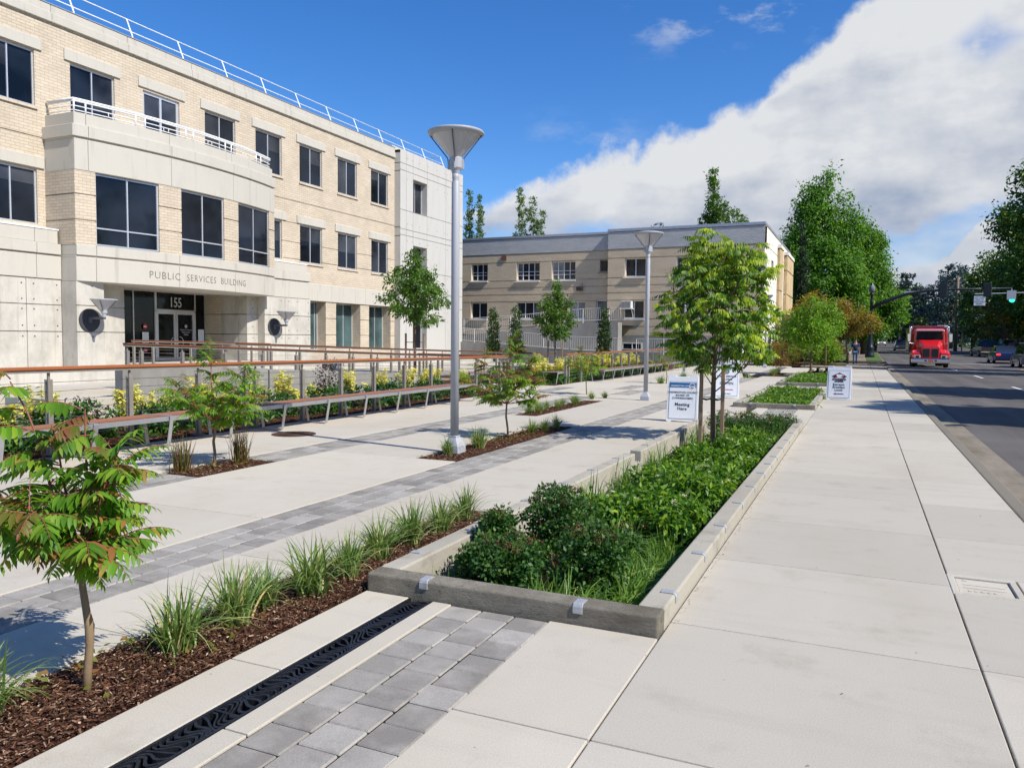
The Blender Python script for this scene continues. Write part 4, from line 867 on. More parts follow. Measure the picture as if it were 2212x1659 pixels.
m = MB(); m.mi = 0
H = [(*h,.22) for h in wl]+[q for z in GR for q in gh(z, -29, -16.38, wl)]
rect_wall(m, 'y', 53.53, -29, -16.38, 1.9, 7.86, H)
H = [(*h,.22) for h in wr]+[q for z in GR for q in gh(z, -16.38, -5.9, wr)]
rect_wall(m, 'y', 53.0, -16.38, -5.9, 1.9, 7.86, H); m.quad((-16.38,53.53,1.9),(-16.38,53.0,1.9),(-16.38,53.0,7.86),(-16.38,53.53,7.86))
m.build('wall', M('tan_stucco'), B2, world=True, fixn=False)
m = MB(); m.box(-29,-16.38,53.5,54.2,7.87,8.95); m.box(-16.38,-5.9,52.97,54,7.87,9.02); m.build('parapet', M('grey_parapet'), B2, world=True)
m = MB(); m.box(-29,-16.4,53.46,54.3,8.98,9.16); m.box(-16.43,-5.87,52.93,54.1,9.05,9.25); m.box(-5.98,-5.86,54.1,72.5,9.05,9.25); m.build('coping', M('roof_metal'), B2, world=True, bevel=.02)
m = MB(); m.box(-29,-16.38,53.55,54.2,-.3,1.89); m.box(-16.38,-9.0,52.98,54,-.3,1.89); m.box(-9.0,-8.1,52.98,54,-.3,1.89); m.box(-8.1,-6.05,52.98,53.5,1.35,1.89); m.box(-8.1,-5.93,53.02,53.5,-.3,.16); m.build('base', M('ramp_concrete'), B2, world=True)
m = MB(); rect_wall(m, 'x', -5.9, 53.0, 72.5, -.2, 9.04, [(53.02,54.6,6.0,7.2,.2),(57.2,58.6,5.9,7.2,.25),(53.02,54.6,3.0,4.3,.2),(57.2,58.6,3,4.3,.25),(53.02,54.6,.15,1.3,.2)]+gh(7.86,54.6,72.5)); m.build('side_wall', M('cream_stucco'), B2, world=True, fixn=False)
m = MB()
for a, b in ((-.2,3.0),(3.05,5.3),(5.35,7.2),(7.25,8.4)): m.box(-5.9,-5.68,61.2,63.6,a,b); m.box(-5.9,-5.62,66.5,72.3,a,b)
m.build('pier', M('gold_stone'), B2, world=True, bevel=.03); m = MB(); m.box(-5.9,-5.62,61.1,63.7,8.45,8.7); m.box(-5.9,-5.56,66.4,72.4,8.45,8.7); m.build('pier_cap', M('cream_stucco'), B2, world=True)
m = MB(); m.box(-40,-16.4,54.2,72,-.3,8.8); m.box(-16.4,-6.3,54.0,72,-.3,8.9); m.build('building_core', M('joint_dark'), B2, world=True)
def win2(x0, x1, z0, z1, y, cols=2, bars=(), gm='old_glass', frame='white_paint', fw=.06, name='window', sill=True, curtain=()):
    f = MB(); f.box(x0,x0+fw,y,y+.06,z0,z1); f.box(x1-fw,x1,y,y+.06,z0,z1); f.box(x0+fw,x1-fw,y,y+.06,z0,z0+fw); f.box(x0+fw,x1-fw,y,y+.06,z1-fw,z1)
    for i in range(1, cols): c = x0+(x1-x0)*i/cols; f.box(c-.025,c+.025,y-.002,y+.058,z0+fw,z1-fw)
    for b in bars: z = z0+(z1-z0)*b; f.box(x0+fw,x1-fw,y-.001,y+.057,z-.015,z+.015)
    if sill: f.box(x0-.10, x1+.05, y-.30, y-.0, z0-.10, z0-.035)
    o = f.build(name, M(frame), B2, world=True)
    for i in range(cols):
        a, b = x0+(x1-x0)*i/cols, x0+(x1-x0)*(i+1)/cols; g_ = MB(); g_.quad((a,y+.04,z0),(b,y+.04,z0),(b,y+.04,z1),(a,y+.04,z1))
        q = g_.build('pane', M('curtain_glass' if i in curtain else gm), None); q.parent = o; q.data.transform(Matrix.Translation(-Vector(B2.location)))
win2(-27.36,-25.97,5.93,7.2,53.7,3,(.33,.5)); win2(-23.58,-21.74,5.87,7.2,53.7,4,(.3,.5),curtain=(0,)); win2(-20.79,-18.97,5.87,7.2,53.7,4,(.3,.5),curtain=(0,1)); win2(-17.14,-16.5,6.37,7.2,53.7,1,(),frame='ramp_concrete')
win2(-27.38,-25.99,3.07,4.3,53.7); win2(-23.56,-21.6,3.07,4.3,53.7,3,curtain=(2,)); win2(-19.4,-18.2,3.07,4.3,53.7,2,curtain=(0,1)); win2(-17.37,-16.55,2.5,4.38,53.7,1,(),gm='curtain_glass',name='door',sill=False)
win2(-15.16,-13.68,5.93,7.2,53.17); win2(-15.21,-13.76,3.06,4.3,53.17); win2(-11.58,-10.0,3.06,4.3,53.17); win2(-11.58,-10.0,5.93,7.2,53.17); win2(-7.04,-5.98,6.0,7.2,53.15,3,(.3,.6,.85),fw=.05)
win2(-15.23,-13.82,.9,1.38,52.93,2,sill=False); win2(-8.05,-6.1,.2,1.35,53.1,2,fw=.10,sill=True)
for z0, z1 in ((6.0,7.2),(3.0,4.3),(.15,1.3)):
    f = MB(); f.box(-6.02,-5.93,53.05,53.15,z0,z1); f.box(-6.02,-5.93,54.45,54.58,z0,z1); f.box(-6.02,-5.93,53.7,53.8,z0,z1); f.box(-6.02,-5.93,53.05,54.58,z0,z0+.08); f.box(-6.02,-5.93,53.05,54.58,z1-.08,z1); o = f.build('window', M('white_paint'), B2, world=True)
    g_ = MB(); g_.quad((-6.0,53.1,z0),(-6.0,54.5,z0),(-6.0,54.5,z1),(-6.0,53.1,z1)); q = g_.build('pane', M('old_glass'), None); q.parent = o; q.data.transform(Matrix.Translation(-Vector(B2.location)))
for z0, z1 in ((5.9,7.2),(3,4.3)):
    g_ = MB(); g_.quad((-6.1,57.2,z0),(-6.1,58.6,z0),(-6.1,58.6,z1),(-6.1,57.2,z1)); g_.build('window', M('old_glass'), B2, world=True)
m = MB(); m.box(-15.25,-14.55,52.55,53.1,3.75,4.25); m.build('air_conditioner', M('ac_white'), B2, world=True, bevel=.02); m = MB(); m.box(-15.2,-14.6,52.52,52.545,3.8,4.2); m.build('vent_grille', M('ramp_concrete'), B2, world=True)
m = MB(); m.box(-15.35,-14.45,52.5,53.0,3.69,3.74); m.tube([(-15.3,52.52,3.69),(-15.3,52.98,3.1)],.02,4); m.tube([(-14.5,52.52,3.69),(-14.5,52.98,3.1)],.02,4); m.build('shelf_bracket', M('white_paint'), B2, world=True)
m = MB(); m.box(-24.78,-24.4,53.44,53.55,7.44,7.76); m.build('brown_vent', M('brown_vent'), B2, world=True)
m = MB(); m.box(-18.75,-18.35,53.1,53.5,5.05,5.32); m.tube([(-18.35,53.3,5.35),(-18.35,53.3,5.6)],.02,5); m.build('floodlight', M('black_paint'), B2, world=True, bevel=.03)
# baluster railings on the old ramp
def baluster(pts, h, label, pitch=.15):
    t = thing('ramp_railing', label, 'railing', pts[0], group='white baluster railings'); m = MB(); m2 = MB()
    for a, b in zip(pts, pts[1:]):
        a, b = Vector(a), Vector(b); n = max(1, int((b-a).length/pitch)); up = Vector((0,0,h))
        m.tube([a+up, b+up], .018, 5); m.tube([a+Vector((0,0,.06)), b+Vector((0,0,.06))], .016, 4)
        for i in range(n+1):
            p = a.lerp(b, i/n); (m2 if i % 12 else m).tube([p+Vector((0,0,-.12 if i % 12 == 0 else .06)), p+up], .03 if i % 12 == 0 else .008, 4, cap=False)
    m.build('rails', M('railing_white'), t, world=True); m2.build('balusters', M('railing_white'), t, world=True)
baluster([(-27.5,49.2,2.0),(-21.5,49.2,2.35),(-17.2,50.2,2.78),(-14.6,50.2,2.85)], .85, 'upper white baluster railing on the old ramp')
baluster([(-27.5,47.2,1.55),(-22.5,47.2,1.25),(-17.0,47.2,.88),(-13.6,47.2,.78)], .88, 'lower white baluster railing stepping down the old ramp')
baluster([(-13.6,50.6,.75),(-9.2,50.6,.75)], .9, 'white baluster railing over the basement window')
m = MB(); m.add([(-27.6,47.0,-.3),(-13.4,47.0,-.3),(-13.4,47.0,.74),(-27.6,47.0,1.5),(-27.6,47.4,-.3),(-13.4,47.4,-.3),(-13.4,47.4,.74),(-27.6,47.4,1.5)], [(0,1,2,3),(5,4,7,6),(3,2,6,7),(1,5,6,2),(0,3,7,4)]); tag(m.build('ramp_wall', M('ramp_concrete')), 'stained grey retaining wall under the white baluster railing', 'wall')
m = MB(); m.add([(-27.6,49.0,-.3),(-14.4,49.0,-.3),(-14.4,49.0,2.7),(-17.2,49.0,2.62),(-27.6,49.0,1.6),(-27.6,49.9,-.3),(-14.4,49.9,-.3),(-14.4,49.9,2.7),(-17.2,49.9,2.62),(-27.6,49.9,1.6)], [(0,1,2,3,4),(4,3,8,9),(3,2,7,8),(1,6,7,2)]); tag(m.build('ramp_wall', M('ramp_concrete')), 'upper grey retaining wall below the side door', 'wall')
m = MB(); m.add([(-27.6,47.4,1.2),(-13.6,47.4,.6),(-13.6,49.0,.6),(-27.6,49.0,1.2)], [(0,1,2,3)]); m.add([(-27.6,49.9,1.7),(-14.5,49.9,2.55),(-14.5,53.5,2.55),(-27.6,53.5,1.7)], [(0,1,2,3)]); tag(m.build('old_ramp', M('ramp_concrete')), 'old concrete ramp surfaces in front of the tan building', 'ramp', kind=STR)
# ------------------------------------------------------------------ plants
def pinnate(starts, dirs, lens, npair, ll, lw, droop=.5, r=None, fold=0.25, leaf_droop=.55):
    """compound leaves; returns leaflet frames and rachis paths"""
    P, A, Nn, L, W, paths = [], [], [], [], [], []
    for s, d, ln in zip(starts, dirs, lens):
        d = np.array(d, float); d /= np.linalg.norm(d); h = np.array([d[0], d[1], 0]); hn = np.linalg.norm(h); h = h/hn if hn > 1e-3 else np.array([1.,0,0])
        side = np.array([-h[1], h[0], 0]); pts = [np.array(s, float)]; dd = d.copy(); k = npair+2
        for i in range(k):
            dd = dd + np.array([0,0,-droop*1.6/k]); dd /= np.linalg.norm(dd); pts.append(pts[-1]+dd*ln/k)
            if i >= 1 and i <= npair+1:
                f = (i-1)/max(1, npair); sc = (.62+.38*sin(pi*min(1, f*.9+.25)))*(1-.35*f*f)
                up = np.cross(side, dd) if False else np.array([0,0,1.])
                if i <= npair:
                    for sg in (-1, 1):
                        a = dd*(.35+.25*f+r.uniform(-.1,.1)) + side*sg*(.85+r.uniform(-.12,.12)) + np.array([0,0,-leaf_droop*r.uniform(.5,1.6)])
                        P.append(pts[-1]); A.append(a); Nn.append(np.array([0,0,1.])+dd*.3+side*sg*.3+r.normal(0,.12,3)); L.append(ll*sc*r.uniform(.85,1.12)); W.append(lw*sc*r.uniform(.85,1.1))
                else:
                    P.append(pts[-1]); A.append(dd+np.array([0,0,-.25])); Nn.append(np.array([0,0,1.])+side*.2); L.append(ll*sc); W.append(lw*sc)
        paths.append(pts)
    return np.array(P), np.array(A), np.array(Nn), np.array(L), np.array(W), paths
def stems_mesh(name, paths, r0, r1, mat, parent, n=5):
    m = MB()
    for p in paths:
        k = len(p); m.tube(p, [r0+(r1-r0)*i/(k-1) for i in range(k)], n, cap=False)
    return m.build(name, M(mat), parent, smooth=True, fixn=False)
def trunk(parent, path, rad, mat='young_bark', n=10, name='trunk'):
    m = MB(); m.tube(path, rad, n); return m.build(name, M(mat), parent, smooth=True)
def sumac(loc, label, trunk_path, trunk_r, branches, nleaf, leaf_len, ll, lw, npair=9, seed=1, young=.25, droop=.55, group='young sumac trees in the plaza beds', rz=0, el=(.0,.8), rmin=0):
    t = thing('sumac_tree', label, 'tree', loc, rz, group); r = np.random.RandomState(seed)
    trunk(t, trunk_path, trunk_r, n=12)
    top = np.array(trunk_path[-1]); bp = []; nodes = []
    for (az_, el_, ln) in branches:
        d = np.array([cos(az_)*cos(el_), sin(az_)*cos(el_), sin(el_)]); p = [top+d*ln*u+np.array([0,0,.10*ln*u*u])+r.normal(0,.012,3)*u for u in np.linspace(0,1,6)]
        bp.append(p)
        for u in (.35,.5,.62,.74,.84,.92,1.0): nodes.append((top+d*ln*u+np.array([0,0,.10*ln*u*u]), d, u))
    stems_mesh('branches', bp, min(.0085, trunk_r[-1]*.7), .003, 'red_stem', t, 6)
    old = ([], [], []); yg = ([], [], [])
    for i in range(nleaf):
        p, d, u = nodes[i % len(nodes)]; a = r.uniform(0, 2*pi); e = r.uniform(*el)+(.5 if u > .95 else 0)
        q = np.array([cos(a)*cos(e), sin(a)*cos(e), sin(e)])+d*.35
        tgt = yg if (u > .9 and r.rand() < young*2.2) or r.rand() < young*.25 else old
        tgt[0].append(p+r.normal(0,.01,3)); tgt[1].append(q); tgt[2].append(leaf_len*r.uniform(.7,1.15)*(.8 if tgt is yg else 1))
    for nm, g_, mt in (('leaves', old, 'sumac_leaf'), ('young_leaves', yg, 'sumac_young')):
        if not g_[0]: continue
        P, A, Nn, L, W, paths = pinnate(*g_, npair, ll*(1 if nm == 'leaves' else .8), lw, droop, r)
        V, F = scatter(LANCE_V, LANCE_F, P, A, Nn, L, W); npmesh(nm, V, F, M(mt), t)
        stems_mesh('leaf_stalks', paths, .0035 if ll > .06 else .004, .0012, 'red_stem', t, 4)
    return t
sumac((-3.08,2.32,-.02), 'nearest young sumac with drooping toothed leaves in the foreground bed', [(0,0,-.05),(.012,.0,.10),(.028,.0,.22),(.03,.0,.30),(.012,.0,.36),(-.012,.0,.48),(-.02,0,.60)], [.022,.018,.017,.020,.016,.0145,.016],
      [(2.9,1.1,.55),(.4,1.2,.40),(-1.6,.8,.32),(1.6,1.0,.40),(3.6,.6,.50),(-.5,.5,.18),(2.4,.4,.40),(-2.5,.4,.42),(2.0,1.45,.58),(3.2,1.05,.80),(1.0,.3,.14),(3.0,.15,.42),(-1.1,.2,.12)], 140, .235, .105, .038, npair=7, seed=4, young=.2, droop=.62, el=(-.15,.65))
sumac((-7.13,7.14,-.02), 'young sumac between two red tipped grasses near the long bench', [(0,0,-.05),(.01,0,.15),(-.01,.0,.30),(.02,0,.42),(.0,0,.55)], [.022,.018,.017,.016,.015],
      [(2.5,1.2,.75),(.4,.9,.65),(-.2,.5,.55),(3.3,.6,.6),(1.2,.5,.5),(-1.5,.5,.55),(2.6,.3,.45),(.1,.15,.4),(-2.4,.8,.5)], 120, .35, .115, .038, npair=9, seed=9, young=.12)
sumac((-5.08,11.26,-.02), 'bushy young sumac with bronze tips just right of the tall lamp post', [(0,0,-.05),(-.01,0,.15),(-.04,0,.35),(-.03,0,.55)], [.020,.016,.015,.014],
      [(1.5,1.45,.85),(.3,1.0,.7),(2.9,.9,.75),(0,.5,.6),(3.2,.45,.7),(-1.2,.7,.6),(1.6,.5,.5),(.2,.1,.45),(3.0,.1,.5),(-2,.3,.45)], 160, .34, .10, .034, npair=10, seed=12, young=.3)
sumac((-7.11,21.19,-.02), 'thin young sumac in the rear bed before the yellow shrubs', [(0,0,-.05),(-.02,0,.2),(-.03,0,.45),(-.03,0,.6)], [.02,.016,.014,.013],
      [(2.9,1.3,.65),(.3,.9,.65),(3.3,.6,.55),(0,.45,.5),(-1.2,.6,.5),(1.6,.4,.5)], 75, .38, .11, .036, npair=9, seed=15, young=.4)
sumac((-6.45,28.2,-.02), 'small sumac beyond the meeting sign', [(0,0,-.05),(.03,0,.3),(0,0,.55)], [.02,.016,.013],
      [(2.9,1.0,.6),(.3,.8,.6),(3.3,.4,.6),(0,.35,.5),(-1.2,.6,.5)], 40, .42, .12, .03, npair=8, seed=18, young=.5)
sumac((-3.3,52.9,.03), 'low sumac in the corner bed beside the older sidewalk', [(0,0,-.05),(.03,0,.3),(0,0,.55)], [.03,.02,.015],
      [(2.9,1.0,.9),(.3,.8,.9),(3.3,.4,.9),(0,.35,.8),(-1.2,.6,.8)], 50, .6, .2, .06, npair=8, seed=19, young=.2)
# big staked tree
def staked_tree(loc, label, seed=3):
    t = thing('zelkova_tree', label, 'tree', loc); r = np.random.RandomState(seed)
    TP = [(0,0,-.1),(.0,.0,.4),(-.015,0,.9),(-.01,0,1.25),(.01,0,1.7),(.0,0,2.3),(-.02,0,2.8),(-.06,0,3.15)]
    trunk(t, TP, [.046,.040,.037,.034,.028,.021,.012,.005], 'bark', 12)
    bp = []; nodes = []
    for i in range(34):
        z = 1.0+1.9*(i/33)**1.0; a = i*2.4+r.uniform(-.3,.3); u = (z-1.0)/1.9
        ln = (1.0+.40*min(1, max(0,u)*3))*(1-.68*u)*r.uniform(.75,1.2)*(1.08 if cos(a) < 0 else 1); e = .55+.28*u
        if z < 1.35: ln *= .95; e = .72
        if cos(a) < 0 and .25 < u < .6: ln *= .82
        d = np.array([cos(a)*cos(e), sin(a)*cos(e), sin(e)]); p0 = np.array([0,0,z]); pts = [p0+d*ln*q+np.array([0,0,.06*ln*q*q])+r.normal(0,.015,3)*(q>0) for q in np.linspace(0,1,6)]
        bp.append(pts)
        for q in np.linspace(.22,1,9): nodes.append((p0+d*ln*q, d, q))
        for s_ in range(4):   # twigs
            q = r.uniform(.3,.95); a2 = a+r.choice([-1,1])*r.uniform(.5,1.1); e2 = e+r.uniform(-.3,.3); d2 = np.array([cos(a2)*cos(e2), sin(a2)*cos(e2), sin(e2)]); l2 = ln*.38*r.uniform(.6,1.1)
            b = p0+d*ln*q; bp.append([b+d2*l2*v for v in (0,.5,1)])
            for v in (.35,.65,1): nodes.append((b+d2*l2*v, d2, .7+.3*v))
    stems_mesh('branches', bp, .011, .003, 'bark', t, 5)
    a_, tip = ([], [], []), ([], [], [])
    for p, d, u in nodes:
        if r.rand() < .34 or p[2] < 1.34: continue
        for c in range(2 if u < .95 else 4):
            a = r.uniform(0, 2*pi); e = r.uniform(-.35,.6); q = np.array([cos(a)*cos(e), sin(a)*cos(e), sin(e)])+d*.8
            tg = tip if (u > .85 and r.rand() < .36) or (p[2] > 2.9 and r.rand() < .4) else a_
            tg[0].append(p+r.normal(0,.03,3)); tg[1].append(q); tg[2].append(r.uniform(.20,.34))
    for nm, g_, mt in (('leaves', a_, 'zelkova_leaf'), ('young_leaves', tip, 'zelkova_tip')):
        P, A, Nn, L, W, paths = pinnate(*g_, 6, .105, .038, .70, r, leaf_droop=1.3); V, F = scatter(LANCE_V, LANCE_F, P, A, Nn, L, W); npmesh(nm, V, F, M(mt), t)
    return t
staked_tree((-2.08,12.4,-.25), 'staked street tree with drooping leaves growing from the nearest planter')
def stakes(c, dx, h, label, lean=.0, tz=None, r=.028):
    t = thing('tree_stakes', label, 'tree stakes', c, group='wooden tree stakes')
    for s_ in (-1, 1): m = MB(); m.box(s_*dx-r, s_*dx+r, -r*.8, r*.8, -.25, h); m.build('stake', M('stake_wood'), t, bevel=.004)
    m = MB(); z = tz or h*.62; m.tube([(-dx,0,z),(-dx*.5,.06,z-.02),(0,.07,z),(dx*.5,.06,z-.02),(dx,0,z)], .011, 6); m.tube([(-dx,0,z),(-dx*.5,-.05,z-.02),(0,-.06,z),(dx*.5,-.05,z-.02),(dx,0,z)], .011, 6); m.build('tie', M('tie_black'), t)
stakes((-2.10,12.33,0), .165, 1.12, 'pair of wood stakes with a black tie around the big street tree', tz=.66)
# generic foliage
def lobes_points(r, lobes, n, spread, clump=26, shell=.55):
    """points in clumps near the surface of ellipsoid lobes"""
    vol = np.array([l[3]*l[4]*l[5] for l in lobes])**(2/3); k = r.choice(len(lobes), max(3, n//clump), p=vol/vol.sum())
    Lb = np.array(lobes); d = unit(r.normal(0,1,(len(k),3))); rad = shell+(1.04-shell)*r.rand(len(k),1)**.6
    C = Lb[k,:3]+d*rad*Lb[k,3:6]; idx = r.randint(0, len(k), n)
    s = spread*r.uniform(.6,1.3,(len(k),1))
    off = np.clip(r.normal(0,1,(n,3)), -1.7, 1.7)*s[idx]*np.array([1,1,.7])
    return C[idx]+off, unit(d[idx]+r.normal(0,.5,(n,3)))
def foliage(name, lobes, n, size, mat, parent, seed=1, spread=.3, droop=.4, aspect=.5, clump=26, tmpl='leaf', shell=.55, upn=.6):
    r = np.random.RandomState(seed); P, d = lobes_points(r, lobes, n, spread, clump, shell)
    A = unit(d+r.normal(0,.7,(n,3))+np.array([0,0,-droop])); Nn = unit(r.normal(0,.6,(n,3))+np.array([0,0,upn])+d*.5)
    L = size*r.uniform(.6,1.3,n); tv, tf = (LEAF_V, LEAF_F3) if tmpl == 'leaf' else (DIA_V, DIA_F)
    V, F = scatter(tv, tf, P, A, Nn, L, L*aspect); return npmesh(name, V, F, M(mat), parent)
def limbs(parent, h0, lobes, r0, mat='bark', n=10, seed=1, base=(0,0,0), top=None):
    r = np.random.RandomState(seed); m = MB(); tz = top or max(l[2] for l in lobes)
    tp = [Vector((base[0]+r.normal(0,r0*.3)*(i>0), base[1]+r.normal(0,r0*.3)*(i>0), base[2]-.2+(tz-base[2]+.2)*i/6)) for i in range(7)]
    m.tube(tp, [r0*(1-i/6.6)+.004 for i in range(7)], 8)
    for i in range(n):
        l = lobes[i % len(lobes)]; z0 = h0+(tz-h0)*r.uniform(0,.75); e = np.array(l[:3])+unit(r.normal(0,1,3))*np.array(l[3:6])*.75
        s = Vector((base[0], base[1], min(z0, e[2]))); e = Vector(e); mid = s.lerp(e, .5)+Vector((0,0,.05*(e-s).length)); m.tube([s, mid, e], [r0*.38, r0*.22, r0*.06], 5, cap=False)
    return m.build('trunk', M(mat), parent, smooth=True)
def tree(name, label, loc, lobes, n, size, mat, r0, h0, group=None, seed=1, cat='tree', nl=14, top=None, **k):
    t = thing(name, label, cat, loc, 0, group); limbs(t, h0, lobes, r0, seed=seed, n=nl, top=top); foliage('crown', lobes, n, size, mat, t, seed, **k); return t
def cone_lobes(h0, h1, r, n=6, sq=1.0, jitter=.15, seed=1, tip=.12):
    q = np.random.RandomState(seed); out = []
    for i in range(n):
        u = i/(n-1); z = h0+(h1-h0)*u; rr = r*((1-u)*(1-tip)+tip)*(.65+.5*sin(pi*min(1, u*1.5+.25)) if sq else 1)
        out.append((q.normal(0,jitter)*rr, q.normal(0,jitter)*rr, z, rr, rr, (h1-h0)/n*.95))
    return out
# upright trees behind the rails
def pear(h0, h1, R, seed):
    q = np.random.RandomState(seed); out = []
    for i in range(13):
        u = i/12; z = h0+(h1-h0)*u; prof = R*(.55+.75*sin(pi*min(1,u*.95+.12)))*(1-.55*u*u); a = i*2.4
        out.append((cos(a)*prof*.42, sin(a)*prof*.42, z, prof*.55, prof*.55, (h1-h0)*.09))
    out += [(0,0,h1-.05,R*.15,R*.15,.35)]; return out
tree('upright_tree', 'staked upright tree in front of the pale stair tower', (-16.62,27.52,.05), pear(2.35,4.9,1.25,3), 5200, .17, 'upright_leaf', .07, 1.9, seed=21, spread=.14, droop=1.0, aspect=.42, clump=18, nl=22)
stakes((-16.62,27.5,.05), .42, 1.7, 'pair of stakes at the upright tree before the stair tower', tz=1.35, r=.035)
tree('upright_tree', 'small staked tree left of the old ramp railing', (-14.13,37.0,.05), pear(1.75,4.2,.95,5), 4200, .17, 'upright_leaf', .05, 1.4, seed=22, spread=.13, droop=.9, aspect=.42, clump=18, nl=20)
stakes((-14.13,36.97,.05), .38, 1.45, 'pair of stakes at the small tree before the old ramp', tz=1.0, r=.03)
for i, (x, lab) in enumerate(((-21.3,'leftmost dark columnar evergreen before the grey ramp wall'),(-19.75,'dark columnar evergreen second from the left before the ramp wall'),(-14.0,'dark columnar evergreen right of the small staked tree'))):
    tree('columnar_evergreen', lab, (x,44.8,.1), [(0,0,.55+.42*j,.42-.035*j-.0*i,.42-.035*j,.35) for j in range(7)], 3400, .13, 'arbor_leaf', .05, .3, group='columnar evergreens by the old ramp', seed=30+i, spread=.09, droop=-.8, aspect=.45, clump=16, nl=4)
# young trees in far planters
tree('young_tree', 'bright green young tree in the farthest planter behind the sandwich board', (-2.17,39.6,-.1), [(-.25,0,2.1,.75,.7,.5),(.3,0,2.2,.7,.7,.5),(-.1,0,2.9,.6,.6,.5),(-.5,.1,2.6,.5,.5,.4),(.1,0,3.4,.35,.35,.35),(.0,.2,1.7,.8,.8,.35)], 5200, .15, 'lime_leaf', .06, 1.1, seed=41, spread=.17, droop=.7, aspect=.42, clump=20, nl=16)
tree('young_tree', 'second bright green young tree, with bronze crowned trees behind it', (-2.15,55.2,0), [(-.3,0,2.7,.8,.8,.55),(.35,0,2.8,.8,.8,.55),(0,0,3.4,.7,.7,.6),(.1,0,2.4,.9,.8,.35),(-.2,0,3.9,.4,.4,.3)], 4600, .18, 'lime_leaf', .07, 1.3, seed=42, spread=.2, droop=.7, aspect=.42, clump=20, nl=16)
# far backdrop trees
def shaped(prof, n, R, seed):
    """prof: list of (z, r); ring of lobes"""
    q = np.random.RandomState(seed); out = []
    for z, rr in prof:
        k = max(1, int(round(rr/R*2.6)))
        for j in range(k):
            a = 2*pi*j/k+q.uniform(0,2); d = max(0, rr-R*.75) if k > 1 else 0
            out.append((cos(a)*d, sin(a)*d, z+q.uniform(-.3,.3)*R, R*q.uniform(.8,1.1), R*q.uniform(.8,1.1), R*.75))
    return out
tree('large_maple', 'tall dense green tree with pointed top behind the older sidewalk', (-4.6,90,.1), shaped([(2.5,3.4),(4.6,4.2),(6.6,4.3),(8.6,4.0),(10.4,3.4)], 0, 1.25, 3)+shaped([(12.0,2.6),(13.4,1.9)], 0, .95, 5)+[(0,0,14.8,1.0,1.0,1.3),(.3,0,16.2,.55,.6,1.3),(.9,0,17.2,.32,.35,1.2),(-1.5,0,14.6,.5,.5,1.4),(-.9,0,15.4,.4,.4,1.2),(1.9,0,14.7,.5,.5,1.5),(2.8,0,13.4,.55,.6,1.5),(3.4,0,12.2,.5,.6,1.3)], 62000, .32, 'maple_leaf', .45, 2.2, seed=51, spread=.50, droop=.8, aspect=.45, clump=30, nl=40, top=16, shell=.35).scale = (1.10,1.10,1.11)
tree('large_maple', 'lighter green tree right of the tall pointed tree, leaning over the street', (.2,96,.2), shaped([(2.6,2.6),(4.2,3.6),(6.2,3.6),(8.2,3.0),(10.2,2.4),(12.0,1.7),(13.2,.9)], 0, 1.25, 8)+[(.0,0,13.9,.7,.7,1.0)], 46000, .32, 'street_leaf', .38, 2.4, seed=52, spread=.46, droop=.8, aspect=.45, clump=28, nl=26, top=12, shell=.35)
tree('cypress', 'narrow dark cypress beside the corner of the old building', (-5.0,74.0,.1), [(0,0,1+.85*j,.62-.035*j,.62-.035*j,.8) for j in range(13)], 6500, .26, 'cypress_leaf', .12, .4, seed=53, spread=.14, droop=-1.2, aspect=.3, clump=20, nl=6, top=11)
for i, (x, y, h, R, mt, lab) in enumerate(((-1.0,66.2,4.8,1.7,'rust_leaf','bronze leaved small maple left of the street lamp'),(-3.5,66.5,5.4,1.6,'rust_leaf','bronze leaved small maple behind the bright young trees'),(-1.6,70.5,4.2,1.2,'rust_leaf','low bronze maple branch by the signal pole'))):
    tree('bronze_maple', lab, (x,y,.05), [(0,0,h*.72,R,R,h*.16),(-.6*R,0,h*.6,R*.7,R*.7,h*.14),(.65*R,0,h*.62,R*.7,R*.7,h*.14),(0,0,h*.9,R*.55,R*.55,h*.1)], 4200, .22, mt, .12, 1.3, group='bronze leaved maples', seed=60+i, spread=.25, droop=.6, aspect=.45, nl=14)
# shrubs near old sidewalk
def shrub(name, label, loc, R, h, n, size, mat, seed=1, group=None, **k):
    t = thing(name, label, 'shrub', loc, 0, group); q = np.random.RandomState(seed)
    lob = [(0,0,h*.5,R,R,h*.5)]+[(cos(a)*R*.55, sin(a)*R*.55, h*(.45+.2*q.rand()), R*.5, R*.5, h*.38) for a in q.uniform(0,2*pi,5)]
    m = MB()
    for a in q.uniform(0,2*pi,7): m.tube([(0,0,-.03),(cos(a)*R*.3,sin(a)*R*.3,h*.4),(cos(a)*R*.6,sin(a)*R*.6,h*.8)], [.012,.008,.003], 4, cap=False)
    m.build('stems', M('bark'), t, fixn=False); foliage('foliage', lob, n, size, mat, t, seed, **k); return t
shrub('round_shrub', 'large rounded green shrub behind the second young tree', (-2.45,57.6,0), 1.1, 1.65, 4600, .15, 'lime_leaf', 70, spread=.16, aspect=.4)
shrub('round_shrub', 'orange tinged shrub beside the walking man', (-1.95,60.4,0), .7, 1.7, 2600, .14, 'rust_leaf', 71, spread=.15, aspect=.4)
shrub('white_flowering_shrub', 'dark leafy shrub with white flowers at the corner of the old building', (-4.4,57.0,0), 1.3, 3.3, 6500, .16, 'dark_maple_leaf', 72, spread=.2, aspect=.5)
shrub('bronze_shrub', 'low reddish green shrub at the building corner', (-4.5,53.6,0), .85, 1.6, 3000, .12, 'sumac_young', 73, spread=.14, aspect=.35)
shrub('bronze_shrub', 'reddish grass like shrub beside the corner lamp post', (-4.55,51.2,0), .45, .7, 1300, .16, 'red_blade', 74, spread=.1, aspect=.12)
